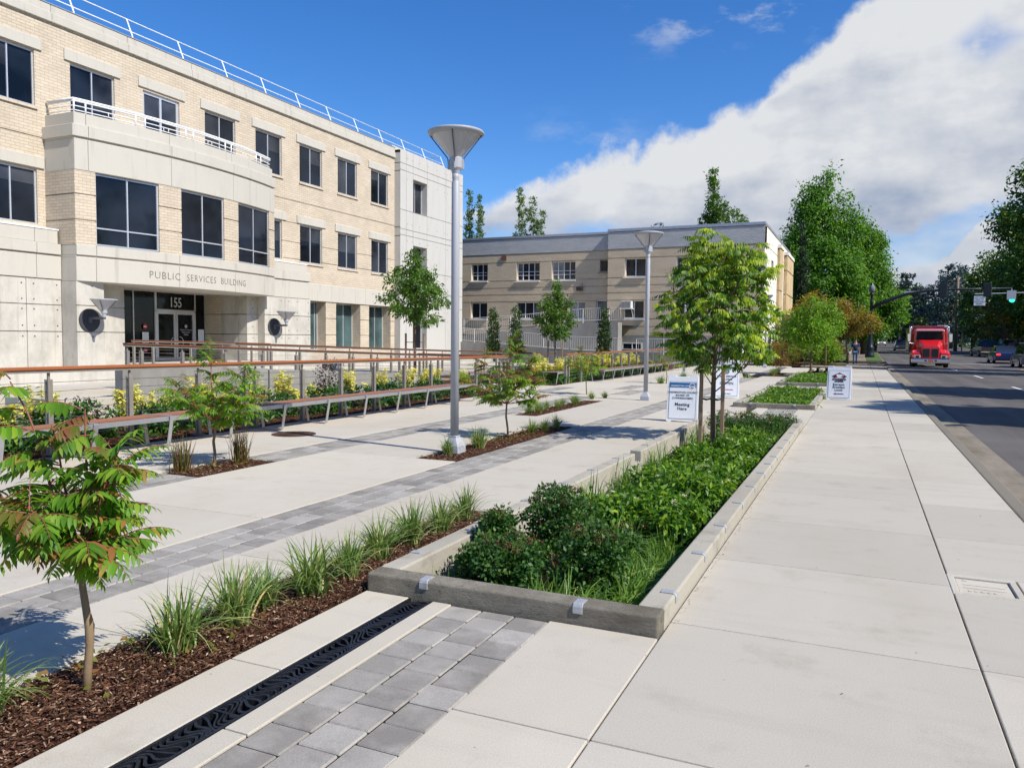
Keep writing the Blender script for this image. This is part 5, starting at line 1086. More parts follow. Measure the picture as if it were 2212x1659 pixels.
shrub('round_shrub', 'low green shrub left of the reddish shrub by the corner window', (-5.6,52.9,0), .6, .8, 1600, .10, 'lime_leaf', 75, spread=.12, aspect=.4)
shrub('round_shrub', 'dark shrub in the shade of the bronze maple', (-2.9,62.8,0), 1.5, 2.2, 3600, .18, 'dark_maple_leaf', 76, spread=.2, aspect=.45)
# poplars, tulip tree far behind building 2
for i, (x, y, h, R, lab) in enumerate(((-48.9,95,20.2,.55,'thin poplar top at the far left of the roofline'),(-47.3,95,19.4,.5,'thin poplar top just right of the leftmost one'),(-41.2,95,20,.75,'pale poplar top above the roof, tallest of its pair'),(-40.0,96,19.0,.7,'greener poplar top beside the pale one'),(-38.4,95,17.0,.6,'low poplar top at the right of the second pair'))):
    t = tree('poplar', lab, (x,y,.2), [(r_, 0, 3+(h-3)*j/11, R*(1-.6*max(0,j-8)/3), R, (h-3)/11*.7) for j in range(12) for r_ in [R*.3*sin(j*2+i)]], 5000, .27, 'poplar_leaf', .12, 1.5, group='poplar tops above the roof', seed=80+i, spread=.16, droop=-.9, aspect=.5, clump=12, nl=20, top=h*.96)
tree('tulip_tree', 'dark green spire of a tall tree above the roof', (-15.0,86,.2), [(0,0,3+1.2*j,.6 if j < 11 else .38,.7,1.1) for j in range(14)]+[(-.9,0,12+j,.5,.5,1.0) for j in range(3)]+[(.9,0,12.5+j*1.4,.45,.5,1.1) for j in range(3)], 12000, .28, 'upright_leaf', .2, 2, seed=86, spread=.22, droop=-.5, aspect=.45, nl=14, top=19)
tree('tulip_tree', 'lower dark tree beside the spire above the roof', (-12.8,87,.2), [(0,0,3+1.4*j,1.0,1.0,1.2) for j in range(9)], 8000, .28, 'upright_leaf', .2, 2, seed=87, spread=.25, droop=-.3, aspect=.45, nl=10)
tree('conifer', 'tiny pair of conifer tips above the roof', (-22.3,91,.2), [(-.35,0,14.4,.2,.2,.8),(.35,0,14.7,.2,.2,.9),(0,0,12,.9,.9,2),(0,0,8,1.3,1.3,3)], 2600, .25, 'conifer_leaf', .15, 3, seed=88, spread=.14, droop=.2, aspect=.4, nl=4)
# right side of the street
def bigtree(label, x, y, h, R, mat, n, seed, size=.42, h0=2.5, name='street_tree', r0=.35, **k):
    z = gz(y); prof = [(h0+(h-h0)*u, R*(.45+.75*sin(pi*min(.97,u*.85+.12)))*(1-.35*u)) for u in np.linspace(.08,.93,7)]
    return tree(name, label, (x,y,z), shaped(prof, 0, R*.36, seed), n, size, mat, r0, h0, seed=seed, spread=R*.10, droop=.5, aspect=.55, clump=30, nl=18, top=h*.85, **k)
bigtree('very tall dark maple at the right edge of the view', 20.3, 108, 25.5, 6.6, 'dark_maple_leaf', 26000, 90, .5, 4)
bigtree('dark rounded maple left of the tallest right hand tree', 16.6, 124, 13.4, 4.2, 'dark_maple_leaf', 12000, 91, .45, 2)
bigtree('dark maple over the parked cars on the right', 22.5, 96, 10.5, 5.5, 'dark_maple_leaf', 14000, 92, .42, 1.4)
bigtree('low yellow green maple behind the traffic sign', 15.6, 110, 7.2, 3.4, 'rust_leaf', 1200, 93, .4, 1.2)
bigtree('dark leafy maple behind the green signal', 18.6, 116, 10.0, 4.6, 'dark_maple_leaf', 11000, 94, .42, 1.0)
bigtree('blue green cedar beyond the utility pole', 13.6, 150, 13.6, 4.2, 'cedar_leaf', 9000, 95, .5, 1.5, name='cedar')
bigtree('dark fir at the right of the vanishing street', 9.8, 235, 17.5, 5.5, 'conifer_leaf', 6000, 96, .8, 1)
for i, (x, y, h, R, m_) in enumerate(((3.0,118,9.5,3.6,'street_leaf'),(2.6,132,10.5,3.8,'street_leaf'),(2.9,150,10.5,4,'dark_maple_leaf'),(2.6,170,11,4,'dark_maple_leaf'),(2.4,200,12,5,'dark_maple_leaf'),(1.6,104,8.0,2.9,'street_leaf'))):
    bigtree(['kerbside tree just past the street lamps','kerbside tree second beyond the lamps','darker kerbside tree third beyond the lamps','darker kerbside tree fourth beyond the lamps','farthest kerbside tree on the left of the street','nearest kerbside tree beside the small lawn'][i], x-1.6 if i else x-1.4, y, h, R, m_, 6500 if i < 4 else 4000, 100+i, .4+.05*i, 3.0, group='kerbside trees along the left of the street', r0=.3)
for i, (x, y, h, R, m_, l) in enumerate(((18,180,11,6,'dark_maple_leaf','dark tree on the right side far down the street'),(12.5,210,13,5,'conifer_leaf','dark conifer on the right far down the street'),(14,290,17,8,'dark_maple_leaf','dark tree mass at the end of the street, right'),(-4,300,19,9,'dark_maple_leaf','dark tree mass at the end of the street, left'),(6,340,17,9,'dark_maple_leaf','dark tree closing the end of the street'),(-6,110,13,5,'street_leaf','green tree behind the tall pointed tree'),(-10,96,9,4.5,'street_leaf','green tree behind the old building'),(-9,140,13,6,'dark_maple_leaf','dark tree beyond the kerbside trees'))):
    bigtree(l, x, y, h, R, m_, 5500, 120+i, .7 if y > 170 else .5, 1.0, r0=.3)
bigtree('dark evergreen hedge like tree by the parked pickup', 24, 118, 8, 5, 'dark_maple_leaf', 7000, 131, .45, .6)
bigtree('dark tree behind the wooden fence', 13.8, 170, 8, 4, 'dark_maple_leaf', 5000, 132, .6, .6)
# trees out of view to the right that throw the bands of shade across the road
for i, (x, y, h, R) in enumerate(((15.3,18.9,12.9,1.9),(15.3,29.0,12.9,2.0),(17.4,49.0,15.8,1.6),(19.5,55.0,18.5,1.1))):
    tree('street_poplar', ['columnar tree across the street, nearest the camera','second columnar tree across the street','third columnar tree across the street','fourth columnar tree across the street','fifth columnar tree across the street by the crossing'][i], (x,y,-.1), [(0,0,1.5+(h-2)*j/9,R,R,(h-2)/9*.8) for j in range(10)], 14000, .75, 'dark_maple_leaf', .2, 1.2, group='columnar trees across the street', seed=140+i, spread=R*.3, droop=-.3, aspect=.8, clump=12, nl=6, shell=.2)
for i, (x, y, h, R) in enumerate(((27,-6,13,5),(29,6,15,6),(28,18,13,5.5),(30,31,15,6),(28.5,44,13,5))):
    bigtree(['broad tree across the street beyond the right of the view, nearest','broad tree across the street beyond the right of the view, second','broad tree across the street beyond the right of the view, third','broad tree across the street beyond the right of the view, fourth','broad tree across the street beyond the right of the view, fifth'][i], x, y, h, R, 'dark_maple_leaf', 3500, 160+i, .8, 2.5, group='broad trees across the street')
# ------------------------------------------------------------------ grasses
def blades(r, n, h, spread, w, lean=.7, curl=1.0, seg=6, base=.05):
    a = r.uniform(0, 2*pi, n); H = h*r.uniform(.55,1.1,n); ln = r.uniform(.12,1,n)*lean; t = np.linspace(0,1,seg+1)
    bx = r.normal(0, base, n); by = r.normal(0, base, n); ca, sa = np.cos(a), np.sin(a)
    rad = ln[:,None]*H[:,None]*(t[None]**1.35)*1.25; z = H[:,None]*(t[None]-curl*ln[:,None]*.62*t[None]**2.6)
    X = bx[:,None]+ca[:,None]*rad; Y = by[:,None]+sa[:,None]*rad; wd = w*r.uniform(.6,1.2,n)[:,None]*(1-t[None]**2.2*.96)
    tw = r.uniform(-.6,.6,n); sx, sy = -np.sin(a+tw), np.cos(a+tw)
    Lf = np.stack([X-sx[:,None]*wd, Y-sy[:,None]*wd, z], -1); Rt = np.stack([X+sx[:,None]*wd, Y+sy[:,None]*wd, z+wd*.25], -1)
    V = np.stack([Lf, Rt], 2).reshape(-1,3); k = 2*(seg+1); i0 = (np.arange(n)*k)[:,None]+2*np.arange(seg)[None]; i0 = i0.ravel()
    return V, np.stack([i0,i0+1,i0+3,i0+2],1)
def grass_proto(seed, n, h, w, mat, name='grass_clump', **k):
    r = np.random.RandomState(seed); V, F = blades(r, n, h, 0, w, **k); me_o = npmesh(name, V, F, M(mat), None); me = me_o.data; bpy.data.objects.remove(me_o); return me
GP = [grass_proto(200+i, 165, .40, .0056, 'grass_blade', lean=.82, curl=1.3, base=.032) for i in range(4)]
RG = [grass_proto(210+i, 120, .46, .0045, 'red_blade', name='red_grass', lean=.28, curl=.4, base=.05) for i in range(2)]
SG = [grass_proto(220+i, 130, .46, .0068, 'sedge_blade', lean=1.0, curl=1.2, base=.06) for i in range(4)]
def put(me, name, label, loc, s, rz, group, cat='grass'):
    o = bpy.data.objects.new(name, me); COL.objects.link(o); o.location = loc; o.scale = (s,s,s*1.0); o.rotation_euler = (0,0,rz); return tag(o, label, cat, group)
gl = [(-3.25,1.98,1.0,'pale grass clump left of the nearest sumac trunk at the picture edge'),(-3.05,2.80,1.08,'grass clump right of the nearest sumac trunk'),(-3.06,3.20,1.0,'second grass clump behind the nearest sumac trunk'),(-3.12,3.5,.85,'small grass clump between the second and third clumps of the foreground bed'),(-3.02,3.80,1.1,'third grass clump along the foreground bed, with straw coloured blades'),
      (-3.04,4.18,1.05,'fourth grass clump along the foreground bed'),(-3.08,4.62,1.0,'fifth grass clump beside the planter corner'),(-3.07,5.06,1.0,'sixth grass clump beside the planter wall'),(-3.07,5.50,.98,'seventh grass clump beside the planter wall'),(-3.10,5.95,.95,'last grass clump at the far tip of the foreground bed')]
for i, (x, y, s, l) in enumerate(gl): put(GP[i % 4], 'grass_clump', l, (x,y,-.02), s*(.92+.16*((i*7)%5)/4), i*1.3, 'grass clumps in the foreground bed')
for i, (x, y, s, l) in enumerate([(-5.05,9.22,.85,'grass clump left of the lamp post base'),(-4.98,10.0,1.0,'tall grass clump right of the lamp post base'),(-4.98,12.0,.8,'dark grass clump behind the slim sumac trunk'),(-4.95,12.5,.75,'grass clump near the far end of the lamp bed'),(-4.9,12.95,.8,'grass clump at the far end of the lamp bed')]):
    put(GP[(i+1) % 4], 'grass_clump', l, (x,y,-.02), s, i*2.1, 'grass clumps in the lamp bed')
for i in range(11): put(GP[i % 4], 'grass_clump', ['grass clump at the near end of the rear bed','second grass clump in the rear bed','third grass clump in the rear bed','fourth grass clump in the rear bed','fifth grass clump in the rear bed','sixth grass clump in the rear bed','seventh grass clump in the rear bed','eighth grass clump in the rear bed','grass clump left of the thin sumac trunk','grass clump right of the thin sumac trunk','last grass clump of the rear bed'][i], (-6.35+.12*sin(i*2), 15.1+i*.37 if i < 9 else 15.1+i*.5, -.02), .72+.1*sin(i), i*1.7, 'grass clumps in the rear bed')
put(RG[0], 'red_grass', 'red tipped grass left of the second sumac', (-7.10,6.62,-.02), 1.0, 0, 'red tipped grasses'); put(RG[1], 'red_grass', 'red tipped grass right of the second sumac', (-6.98,7.42,-.02), 1.05, 1, 'red tipped grasses')
for i, (x, y, l) in enumerate(((-6.6,28.0,'grass clump below the small sumac behind the meeting sign'),(-6.5,31.5,'grass clump beyond the meeting sign'),(-3.7,37.5,'low grass at the near end of the far bed'),(-3.7,38.6,'grass in the middle of the far bed'),(-3.7,39.8,'grass at the far end of the far bed'),(-3.45,4.9,'thin grass spilling over the slab edge')))[:5] if False else enumerate(((-6.6,28.0,'grass clump below the small sumac behind the meeting sign'),(-6.5,31.5,'grass clump beyond the meeting sign'),(-3.7,37.5,'low grass at the near end of the far bed'),(-3.7,38.8,'grass in the middle of the far bed'),(-3.7,40.2,'grass at the far end of the far bed'))):
    put(GP[i % 4], 'grass_clump', l, (x,y,-.02), 1.15, i, 'far grass clumps')
# low red green seedlings in the near beds
r = np.random.RandomState(5); P = []
for x0,x1,y0,y1,n in ((-3.36,-3.2,1.9,2.9,60),(-3.1,-2.85,2.2,3.3,26),(-5.2,-4.75,10.3,12.6,150),(-7.2,-6.7,6.5,7.6,110)): P += [(r.uniform(x0,x1), r.uniform(y0,y1), r.uniform(0,.07)) for _ in range(n)]
P = np.array(P); n = len(P); V, F = scatter(LEAF_V, LEAF_F3, P, r.normal(0,1,(n,3))*[1,1,.4], r.normal(0,.4,(n,3))+[0,0,1], r.uniform(.025,.055,n), r.uniform(.02,.035,n))
tag(npmesh('seedlings', V, F, M('sumac_young')), 'tiny red and green seedlings scattered in the mulch', 'seedlings', kind='stuff')
# ------------------------------------------------------------------ planter planting
def flowers(parent, pts, size, mat, name='flowers', per=14, seed=1, sp=.03, flat=.4):
    r = np.random.RandomState(seed); P = np.repeat(np.array(pts), per, 0); n = len(P); P = P+r.normal(0,sp,(n,3))*np.array([1,1,flat]); A = unit(r.normal(0,1,(n,3))+[0,0,.6])
    V, F = scatter(DIA_V, DIA_F, P, A, r.normal(0,1,(n,3)), size*r.uniform(.6,1.3,n), size*.8*r.uniform(.6,1.2,n)); return npmesh(name, V, F, M(mat), parent)
def spirea(loc, R, h, label, seed, n=5200):
    t = thing('spirea_shrub', label, 'shrub', loc, 0, 'dark shrubs with brown flower heads'); r = np.random.RandomState(seed); m = MB(); tips = []
    lob = []
    for i in range(9):
        a = i*2.4; q = R*(.25+.55*(i/9)); lob.append((cos(a)*q, sin(a)*q, h*(.62+.22*r.rand()), R*.36, R*.36, h*.24))
        m.tube([(0,0,0),(cos(a)*q*.5,sin(a)*q*.5,h*.4),(cos(a)*q,sin(a)*q,h*.8)], [.006,.005,.003], 4, cap=False)
    lob.append((0,0,h*.42,R*.8,R*.8,h*.36)); m.build('stems', M('red_stem'), t, fixn=False)
    foliage('foliage', lob, n, .034, 'spirea_leaf', t, seed, spread=.035, droop=-.2, aspect=.62, clump=18, shell=.75)
    pts = [(l[0]+r.normal(0,R*.2), l[1]+r.normal(0,R*.2), l[2]+l[5]*1.02+r.uniform(-.02,.02)) for l in lob[:9] for _ in range(7)]
    flowers(t, pts, .010, 'spirea_flower', 'flower_heads', 14, seed, .013, .4); return t
Z0 = -.28
for i, (x, y, R, h, l) in enumerate(((-2.30,4.74,.20,.44,'small dark shrub in the near left corner of the planter'),(-2.08,4.62,.22,.50,'dark shrub second from the left in the near planter'),(-2.08,5.55,.30,.66,'tallest dark shrub against the left planter wall'),(-2.44,5.2,.12,.54,'narrow dark sprig shrub at the left planter wall'),(-1.60,4.98,.25,.54,'dark shrub with brown heads near the planter centre'),(-1.6,13.9,.42,.52,'brown tinged shrub at the far end of the near planter'),(-2.1,14.1,.42,.55,'brown tinged shrub at the far left of the near planter'),(-1.35,14.7,.30,.50,'sprig shrub in the far right corner of the near planter'))):
    spirea((x,y,Z0), R, h, l, 300+i, 6500 if i < 5 else 3600)
def dogwood(loc, R, h, label, seed, n=3400, fl=6):
    t = thing('dogwood_shrub', label, 'shrub', loc, 0, 'low green shrubs with cream flowers'); r = np.random.RandomState(seed); m = MB()
    lob = [(0,0,h*.45,R*.9,R*.9,h*.4)]+[(cos(a)*R*.6,sin(a)*R*.6,h*(.5+.25*r.rand()),R*.42,R*.42,h*.3) for a in r.uniform(0,2*pi,6)]
    for l in lob: m.tube([(0,0,0),(l[0]*.5,l[1]*.5,h*.35),(l[0],l[1],l[2])], [.006,.005,.003], 4, cap=False)
    m.build('stems', M('red_stem'), t, fixn=False); foliage('foliage', lob, n, 0.078, 'dogwood_leaf', t, seed, spread=.045, droop=.75, aspect=.40, clump=12, shell=.72, upn=.9)
    if fl: flowers(t, [(r.normal(0,R*.6), r.normal(0,R*.6), h*.92+r.uniform(-.03,.03)) for _ in range(fl)], .014, 'white_flower', 'flowers', 26, seed, .012, .4)
    return t
k = 0
pos = ['beside the left planter wall','in the middle of the planter','beside the right planter wall']
far = ['ahead of the stakes, nearest row','ahead of the stakes, second row','ahead of the stakes, third row','just ahead of the big tree','level with the big tree','just behind the big tree','behind the big tree, last row']
for ri, y in enumerate((6.9,7.75,8.6,9.5,10.5,11.6,12.8)):
    for ci, x in enumerate((-2.02,-1.74,-1.44)):
        if ri < 1 and ci == 1: pass
        dogwood((x+rnd.uniform(-.06,.06), y+rnd.uniform(-.15,.15)-(.25 if ci == 2 else 0), Z0), .26 if ci == 0 else .30, (.36 if ci == 0 else .43)+rnd.uniform(-.08,.10), f'leafy green shrub {pos[ci]} {far[ri]}', 330+k, 2300, 3); k += 1
gp = ['front right corner','front middle','front left corner','left of the centre shrub','right wall, near','right wall, second','right wall, third','between the shrubs','behind the centre shrub','right wall, fourth','left wall, by the tall shrub','left wall past the tall shrub','middle past the tall shrub']
for i, (x, y) in enumerate(((-1.38,4.46),(-1.62,4.36),(-2.45,4.5),(-1.82,4.52),(-1.36,4.85),(-1.36,5.35),(-1.36,5.85),(-1.75,5.05),(-1.55,5.55),(-1.38,6.3),(-1.75,6.1),(-2.35,6.3),(-1.7,6.6))): put(SG[i % 4], 'sedge_tuft', f'bright green sedge tuft in the near planter, {gp[i]}', (x,y,Z0), .95+.18*sin(i*2), i*1.9, 'sedge tufts in the near planter')
gp2 = ['at the left wall before the notch','at the left wall by the notch','at the left wall past the notch','at the right wall by the stakes','at the right wall past the stakes','near the brown shrubs','at the far right','at the far left']
for i, (x, y) in enumerate(((-2.45,7.6),(-2.45,8.8),(-2.42,10.3),(-1.35,11.6),(-1.35,12.6),(-1.6,13.1),(-1.25,14.0),(-2.4,12.8))): put(SG[i % 4], 'sedge_tuft', f'green sedge tuft further along the near planter {gp2[i]}', (x,y,Z0), 1.25, i*1.1, 'sedge tufts in the near planter')
ps = ['left','centre','right']
for pi_, (ya, yb, nm) in enumerate(((19.4,26.1,'short second planter'),(29.8,37.4,'farthest planter'))):
    for ri in range(6):
        for ci, x in enumerate((-2.25,-1.8,-1.38)): dogwood((x, ya+.35+ri*(yb-ya-.7)/5, Z0+.05), .46, .40+.05*pi_, f'low green shrub in the {nm}, {ps[ci]} of row {["one","two","three","four","five","six"][ri]} from the near end', 400+k, 1000, 2); k += 1
# ------------------------------------------------------------------ planting behind the rails
def yshrub(loc, h, R, label, seed):
    t = thing('yellow_shrub', label, 'shrub', loc, 0, 'yellow leaved shrubs behind the guardrails'); r = np.random.RandomState(seed); m = MB(); P = []; A = []
    for i in range(8):
        a = r.uniform(0,2*pi); q = R*r.uniform(.2,1.1); hh = h*r.uniform(.65,1.05); p = [(cos(a)*q*u, sin(a)*q*u, hh*u) for u in (0,.5,1)]; m.tube(p, [.007,.005,.003], 4, cap=False)
        for z in np.arange(.35,1.0,.055):
            nb = 7; b = np.array([cos(a)*q*z, sin(a)*q*z, hh*z]); s = 1.0
            for j in range(nb): w_ = 2*pi*j/nb+r.uniform(0,.8); P.append(b+r.normal(0,.012,3)); A.append((cos(w_), sin(w_), r.uniform(-.5,.25)))
    m.build('stems', M('young_bark'), t, fixn=False); P = np.array(P); n = len(P)
    hi = P[:,2] > h*.36
    for nm, msk, mt in (('yellow_leaves', hi, 'yellow_leaf'), ('green_leaves', ~hi, 'lime_leaf')):
        q = np.where(msk)[0]
        if len(q): V, F = scatter(LEAF_V, LEAF_F3, P[q], np.array(A)[q], np.tile([0,0,1.],(len(q),1))+r.normal(0,.3,(len(q),3)), r.uniform(.08,.13,len(q)), r.uniform(.036,.052,len(q))); npmesh(nm, V, F, M(mt), t)
    return t
yl = [(-10.6,6.9,.75),(-10.9,7.6,.95),(-10.9,9.0,.85),(-10.9,9.6,.7),(-10.6,10.4,1.0),(-10.9,10.9,.8),(-10.6,11.7,.85),(-11.1,12.9,.95),(-10.7,13.1,.6),(-10.9,13.9,.65),(-11.0,15.4,.95),(-10.6,15.9,1.0),(-11.1,16.5,.75),(-10.8,17.4,.95),(-10.5,18.1,.9),(-11,19.2,.85),(-10.6,20.0,.8)]
ow_ = ['left of the nearest post','right of the nearest post','left of the second sumac','behind the second sumac','between the first pair of posts','behind the paired posts','just past the paired posts','left of the dark purple shrub, tall','low, before the grey wall','low, left of the purple shrub','right of the purple shrub','tallest, right of the purple shrub','short, under the rail','left of the staked upright tree','under the staked upright tree','left of the lamp post','last before the gap']
for i, ((x,y,h), l) in enumerate(zip(yl, ow_)): yshrub((x,y,0), h*.88, .30, f'yellow leaved shrub behind the front guardrail, {l}', 500+i)
on = ['first','second','third','fourth','fifth','sixth','seventh','eighth','ninth','tenth','eleventh','twelfth','thirteenth','fourteenth','fifteenth','sixteenth']
for i in range(16): yshrub((-10.2-.6*(i % 2), 25.7+i*.88, 0), .95+.12*sin(i*1.7), .42, f'yellow leaved shrub behind the far guardrail, {on[i]} from the gap', 530+i)
for i, (x, y, h, l) in enumerate(((-11.2,14.6,1.15,'dark purple leaved shrub sticking up above the front rail'),(-10.9,9.3,.45,'low purple shrub beside the bench end'),(-11.3,8.6,.5,'low purple shrub near the nearest post'))): shrub('purple_shrub', l, (x,y,0), .33, h, 700, .06, 'purple_leaf', 560+i, 'dark purple shrubs', spread=.08, aspect=.5, droop=-.3)
# low green cover
r = np.random.RandomState(8); lob = []
for y in np.arange(5.5, 20.5, .42): lob.append((-10.25+.2*sin(y*3), y, .20+.06*sin(y*5), .34, .3, .26))
for y in np.arange(25.2, 42, .6): lob.append((-9.95+.2*sin(y*3), y, .14, .4, .4, .25))
o = foliage('ground_cover', lob, 30000, .10, 'cover_leaf', None, 600, spread=.07, droop=.2, aspect=.42, clump=14, shell=.6, upn=1.0); tag(o, 'dark green leafy ground cover under the yellow shrubs', 'ground cover', kind='stuff')
# lawns and fallen leaves
m = MB(); m.box(-1.9,-1.0,58,61.3,-.1,.03); m.box(.45,1.55,71,150,-.2,.0); o = None
mm = MB()
for a, b in ((71,100),(100,160)): mm.quad((.42,a,gz(a)+.02),(1.6,a,gz(a)+.02),(1.6,b,gz(b)+.02),(.42,b,gz(b)+.02))
mm.quad((-1.6,58.2,.045),(-.95,58.2,.045),(-.95,61.3,.045),(-1.6,61.3,.045)); mm.quad((-14,71,.03),(-1.25,71,.03),(-1.25,160,gz(160)),(-14,160,gz(160))); mm.quad((17.6,71,.0),(60,71,.0),(60,200,1.2),(17.6,200,1.2))
tag(mm.build('lawn', M('lawn')), 'short green lawn strips beside the far sidewalk', 'lawn', kind=STR)
r = np.random.RandomState(10); P = np.array([(r.uniform(-.9,1.3), r.uniform(2.4,16), .004) for _ in range(55)]+[(-.9+.03*r.rand(), r.uniform(4.1,12), .006) for _ in range(160)]); n = len(P)
V, F = scatter(LEAF_V, LEAF_F3, P, r.normal(0,1,(n,3))*[1,1,.08], r.normal(0,.2,(n,3))+[0,0,1], r.uniform(.006,.018,n), r.uniform(.004,.010,n)); tag(npmesh('leaf_litter', V, F, M('mulch_chip')), 'tiny bits of bark and leaf litter on the sidewalk', 'litter', kind='stuff')
# ------------------------------------------------------------------ sandwich boards
def board(loc, rz, W, H, label, lean=.16, gap=.32):
    t = thing('sandwich_board', label, 'sign', loc, rz, 'white sandwich board signs'); out = []
    for s_ in (1, -1):   # front leaf faces local -Y
        def T(x, y, z, s_=s_): 
            yy = -gap/2*s_; return (x, (yy + lean*z*s_ + y*s_), z*cos(lean*.9))
        m = MB()
        b = .035
        outer = [(-W/2,.02),(-W/2+.03,0),(-W/2+.09,0),(-W/2+.10,.02),(W/2-.10,.02),(W/2-.09,0),(W/2-.03,0),(W/2,.02),(W/2-.012,H-.02),(W/2-.04,H),(W/2-.16,H),(W/2-.17,H-.03),(-W/2+.17,H-.03),(-W/2+.16,H),(-W/2+.04,H),(-W/2+.012,H-.02)]
        n = len(outer); m.add([T(x,0,z) for x,z in outer]+[T(x,.035,z) for x,z in outer], [tuple(range(n)), tuple(range(n,2*n))[::-1]]+[(i,(i+1)%n,n+(i+1)%n,n+i) for i in range(n)])
        m.build('panel', M('sign_white'), t, bevel=.006, seg=2)
        if s_ == 1:
            m = MB(); x0,x1,z0,z1 = -W/2+.05, W/2-.05, .07, H-.13; e = .006
            for a,b_,c,d in ((x0-e,x0,z0-e,z1+e),(x1,x1+e,z0-e,z1+e),(x0,x1,z0-e,z0),(x0,x1,z1,z1+e)): m.add([T(a,-.004,c),T(b_,-.004,c),T(b_,-.004,d),T(a,-.004,d)], [(0,1,2,3)])
            m.build('insert_edge', M('ink'), t, fixn=False)
            m = MB(); m.add([T(x0,-.007,z0),T(x1,-.007,z0),T(x1,-.007,z1),T(x0,-.007,z1)], [(0,1,2,3)]); m.build('insert', M('sign_white'), t, fixn=False)
            out = [T, x0, x1, z0, z1]
    return t, out
def onboard(t, T, me_o):
    for v in me_o.data.vertices:
        x, z, y = v.co.x, v.co.y, v.co.z; v.co = Vector(T(x, -.010-y, z))
    me_o.parent = t; ALL.setdefault(t.name, []).append(me_o)
ID = ((1,0,0),(0,1,0),(0,0,1))
def btext(t, T, s, size, x, z, mat, name='lettering', **k): onboard(t, T, text(s, size, (x, z, 0), ID, mat, None, name=name, ext=.0008, world=False, **k))
def bpoly(t, T, pts, mat, name, y=0.):
    m = MB(); m.add([(x,z,y) for x,z in pts], [tuple(range(len(pts)))]); o = m.build(name, M(mat), None, fixn=False); onboard(t, T, o)
circ = lambda cx, cz, r, n=20: [(cx+r*cos(2*pi*i/n), cz+r*sin(2*pi*i/n)) for i in range(n)]
t, (T,x0,x1,z0,z1) = board((-3.10,15.05,0), .02, .60, .90, 'white sandwich board reading Board of Commissioners meeting here, left of the stakes')
bpoly(t, T, [(x0,z1-.105),(x1,z1-.105),(x1,z1-.012),(x0,z1-.012)], 'sign_blue', 'header'); btext(t, T, 'WASHINGTON COUNTY', .036, x0+.02, z1-.075, 'sign_white', alx='LEFT', bold=.0008)
bpoly(t, T, circ(x1-.075,z1-.075,.058), 'sign_white', 'emblem', .001); bpoly(t, T, circ(x1-.075,z1-.075,.048)[0:11], 'ink_blue', 'emblem_top', .002); bpoly(t, T, circ(x1-.075,z1-.085,.036)[10:21], 'orange_ink', 'emblem_bottom', .002)
for s, sz, z in (('WASHINGTON COUNTY',.052,z1-.20),('BOARD OF',.052,z1-.255),('COMMISSIONERS',.052,z1-.31),('Meeting',.088,z1-.43),('Here',.088,z1-.51)): btext(t, T, s, sz, 0, z, 'ink', bold=.0 if sz < .06 else .0006)
t, (T,x0,x1,z0,z1) = board((-3.34,21.9,0), .12, .66, 1.0, 'white sandwich board reading building is open, right of the stakes')
bpoly(t, T, [(x0,z1-.05),(x1,z1-.05),(x1,z1-.012),(x0,z1-.012)], 'sign_blue', 'header'); bpoly(t, T, circ(0,z1-.14,.07), 'ink_blue', 'emblem'); bpoly(t, T, circ(0,z1-.15,.05)[10:21], 'orange_ink', 'emblem_bottom', .001)
for s, sz, z in (('PUBLIC SERVICES',.066,z1-.27),('BUILDING',.066,z1-.35),('IS OPEN',.10,z1-.46),('Enter here',.05,z0+.06)): btext(t, T, s, sz, 0, z, 'ink', bold=.001)
ar = lambda z, L_, h: [(-L_/2,z),(-L_/2+.06,z+h*1.6),(-L_/2+.05,z+h*.5),(L_/2,z+h*.5),(L_/2,z-h*.5),(-L_/2+.05,z-h*.5),(-L_/2+.06,z-h*1.6)]
bpoly(t, T, ar(z0+.17,.34,.02), 'sign_red', 'arrow')
t, (T,x0,x1,z0,z1) = board((-.52,22.9,0), -.10, .62, .92, 'white sandwich board with coffee cup emblem standing on the sidewalk')
cz = z1-.15; bpoly(t, T, [(-.19,cz),(0,cz-.145),(.19,cz),(0,cz+.105)], 'maroon', 'diamond')
bpoly(t, T, [(-.075,cz+.055),(-.06,cz-.01),(-.03,cz-.035),(.03,cz-.035),(.06,cz-.01),(.075,cz+.055)], 'sign_white', 'cup', .001); bpoly(t, T, [(-.11,cz-.04),(-.08,cz-.055),(.08,cz-.055),(.11,cz-.04)], 'sign_white', 'saucer', .001)
bpoly(t, T, [(.07,cz+.04),(.10,cz+.035),(.10,cz+.0),(.06,cz-.01),(.062,cz+.0),(.088,cz+.008),(.088,cz+.025),(.07,cz+.03)], 'sign_white', 'cup_handle', .001)
for s, z in (('CAPPUCCINO',cz-.085),('CORNER',cz-.135)): btext(t, T, s, .066, 0, z, 'ink', bold=.006, sx=.82); btext(t, T, s, .066, 0, z, 'sign_white', bold=-.0005, sx=.82, name='lettering')
for o_ in ALL[t.name][-4:]:
    pass
for s, z in (('Espresso',z1-.37),('Breakfast',z1-.445),('Lunch',z1-.52)): btext(t, T, s, .082, 0, z, 'ink', bold=.0012, sx=1.0)
bpoly(t, T, ar(z0+.095,.25,.022), 'maroon', 'arrow')
